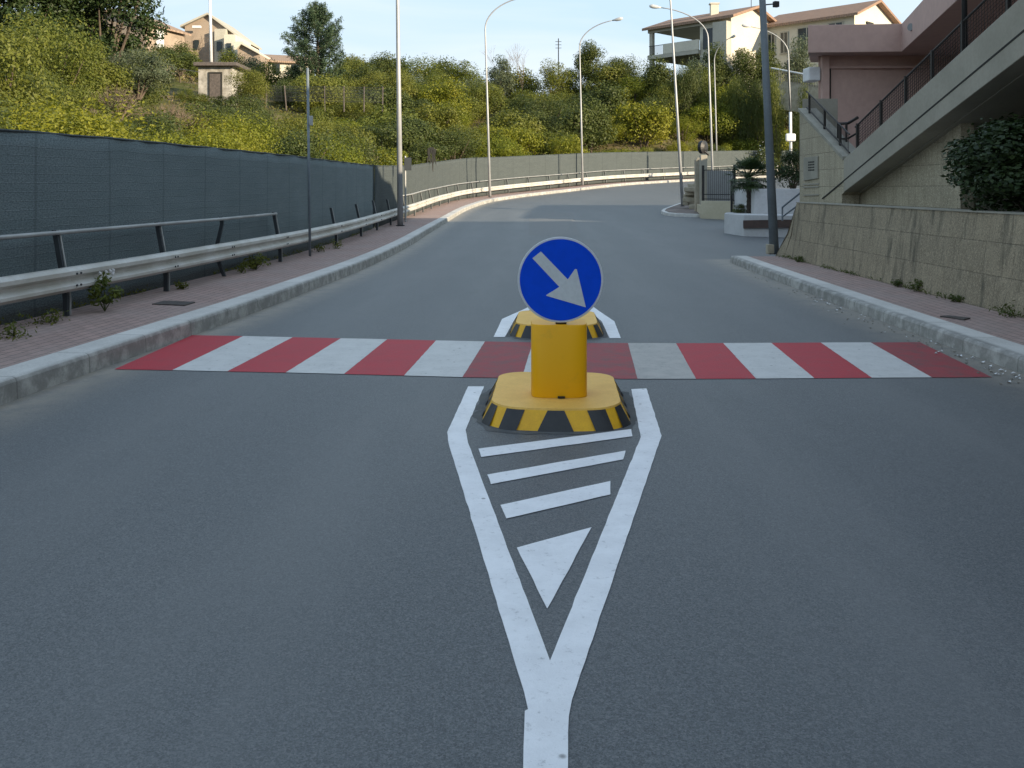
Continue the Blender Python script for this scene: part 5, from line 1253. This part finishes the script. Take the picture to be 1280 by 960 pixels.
for k in range(120):
    y = 7.4+random.random()**1.3*10; x = float(rkx(y))-.06-abs(random.gauss(0, .16)); s = random.uniform(.003, .010)
    p = Vector((x, y, .004)); mb.hexa([p+Vector((random.uniform(-s, s)*.3+dx*s, random.uniform(-s, s)*.3+dy*s, dz*s)) for dz in (0, .9) for dx, dy in ((-1, -1), (1, -1), (1, 1), (-1, 1))])
tag(mb.build('gutter_gravel', simple('pale_gravel', (.34, .32, .28), (.2, .19, .17), 30, .9)), kind='stuff')
mb = MB()
for k in range(46):
    y = 7.5+random.random()**1.5*6; x = float(rkx(y))-.08-abs(random.gauss(0, .15)); s = random.uniform(.012, .03); a = random.random()*3
    p = Vector((x, y, .008)); c, s2 = math.cos(a)*s, math.sin(a)*s
    mb.add([p+Vector((c, s2, 0)), p+Vector((-s2, c*.6, .012)), p+Vector((-c, -s2, .004)), p+Vector((s2, -c*.7, .015))], [(0, 1, 2, 3)])
tag(mb.build('litter', M['white_plastic'], recalc=False), kind='stuff')
# ------------------------------------------------------------------ light, sky, camera
SUN_EL = math.radians(14.5); sdir = Vector((.82, -.57, 0)).normalized()     # towards the sun
az = math.atan2(sdir.x, sdir.y)
L_ = bpy.data.lights.new('sun', 'SUN'); L_.energy = 2.5; L_.angle = math.radians(.6); L_.color = (1., .83, .60)
so = bpy.data.objects.new('sun', L_); COL.objects.link(so)
v_ = Vector((sdir.x*math.cos(SUN_EL), sdir.y*math.cos(SUN_EL), math.sin(SUN_EL)))
so.rotation_euler = v_.to_track_quat('Z', 'Y').to_euler(); so.location = v_*60
w = bpy.data.worlds.new('World'); scn.world = w; w.use_nodes = True; nt = w.node_tree
sky = nt.nodes.new('ShaderNodeTexSky'); sky.sky_type = 'NISHITA'; sky.sun_disc = False; sky.sun_elevation = SUN_EL; sky.sun_rotation = az; sky.air_density = 1.; sky.dust_density = 1.4; sky.ozone_density = .5; sky.altitude = 100
bg = nt.nodes['Background']; bg.inputs['Strength'].default_value = .15
# thin high cloud
tc = nt.nodes.new('ShaderNodeTexCoord'); mp = nt.nodes.new('ShaderNodeMapping'); mp.inputs['Scale'].default_value = (1.2, 1.2, 5); nt.links.new(tc.outputs['Generated'], mp.inputs['Vector'])
nz = nt.nodes.new('ShaderNodeTexNoise'); nz.inputs['Scale'].default_value = 2.4; nz.inputs['Detail'].default_value = 6; nz.inputs['Distortion'].default_value = .6; nt.links.new(mp.outputs[0], nz.inputs['Vector'])
mr2 = nt.nodes.new('ShaderNodeMapRange'); mr2.inputs['From Min'].default_value = .36; mr2.inputs['From Max'].default_value = .7; mr2.inputs['To Max'].default_value = .75; nt.links.new(nz.outputs['Fac'], mr2.inputs['Value'])
mx = nt.nodes.new('ShaderNodeMix'); mx.data_type = 'RGBA'; nt.links.new(mr2.outputs[0], mx.inputs['Factor']); 
cl = nt.nodes.new('ShaderNodeMix'); cl.data_type = 'RGBA'; cl.blend_type = 'DARKEN'; cl.inputs['Factor'].default_value = 1; nt.links.new(sky.outputs[0], cl.inputs['A']); cl.inputs['B'].default_value = (1.22, 1.62, 1.95, 1)
nt.links.new(cl.outputs['Result'], mx.inputs['A']); mx.inputs['B'].default_value = (1.75, 1.9, 2.0, 1)
nt.links.new(mx.outputs['Result'], bg.inputs['Color'])
cam = bpy.data.cameras.new('camera'); co = bpy.data.objects.new('camera', cam); COL.objects.link(co)
cam.sensor_width = 36; cam.lens = F/1280*36; cam.shift_y = -(480-HV)/1280; cam.clip_end = 6000; cam.clip_start = .05
co.location = (0, 0, CH); co.rotation_euler = (math.radians(90), 0, 0); scn.camera = co
scn.view_settings.view_transform = 'Standard'; scn.view_settings.look = 'None'; scn.view_settings.gamma = 1; scn.view_settings.exposure = 1.86
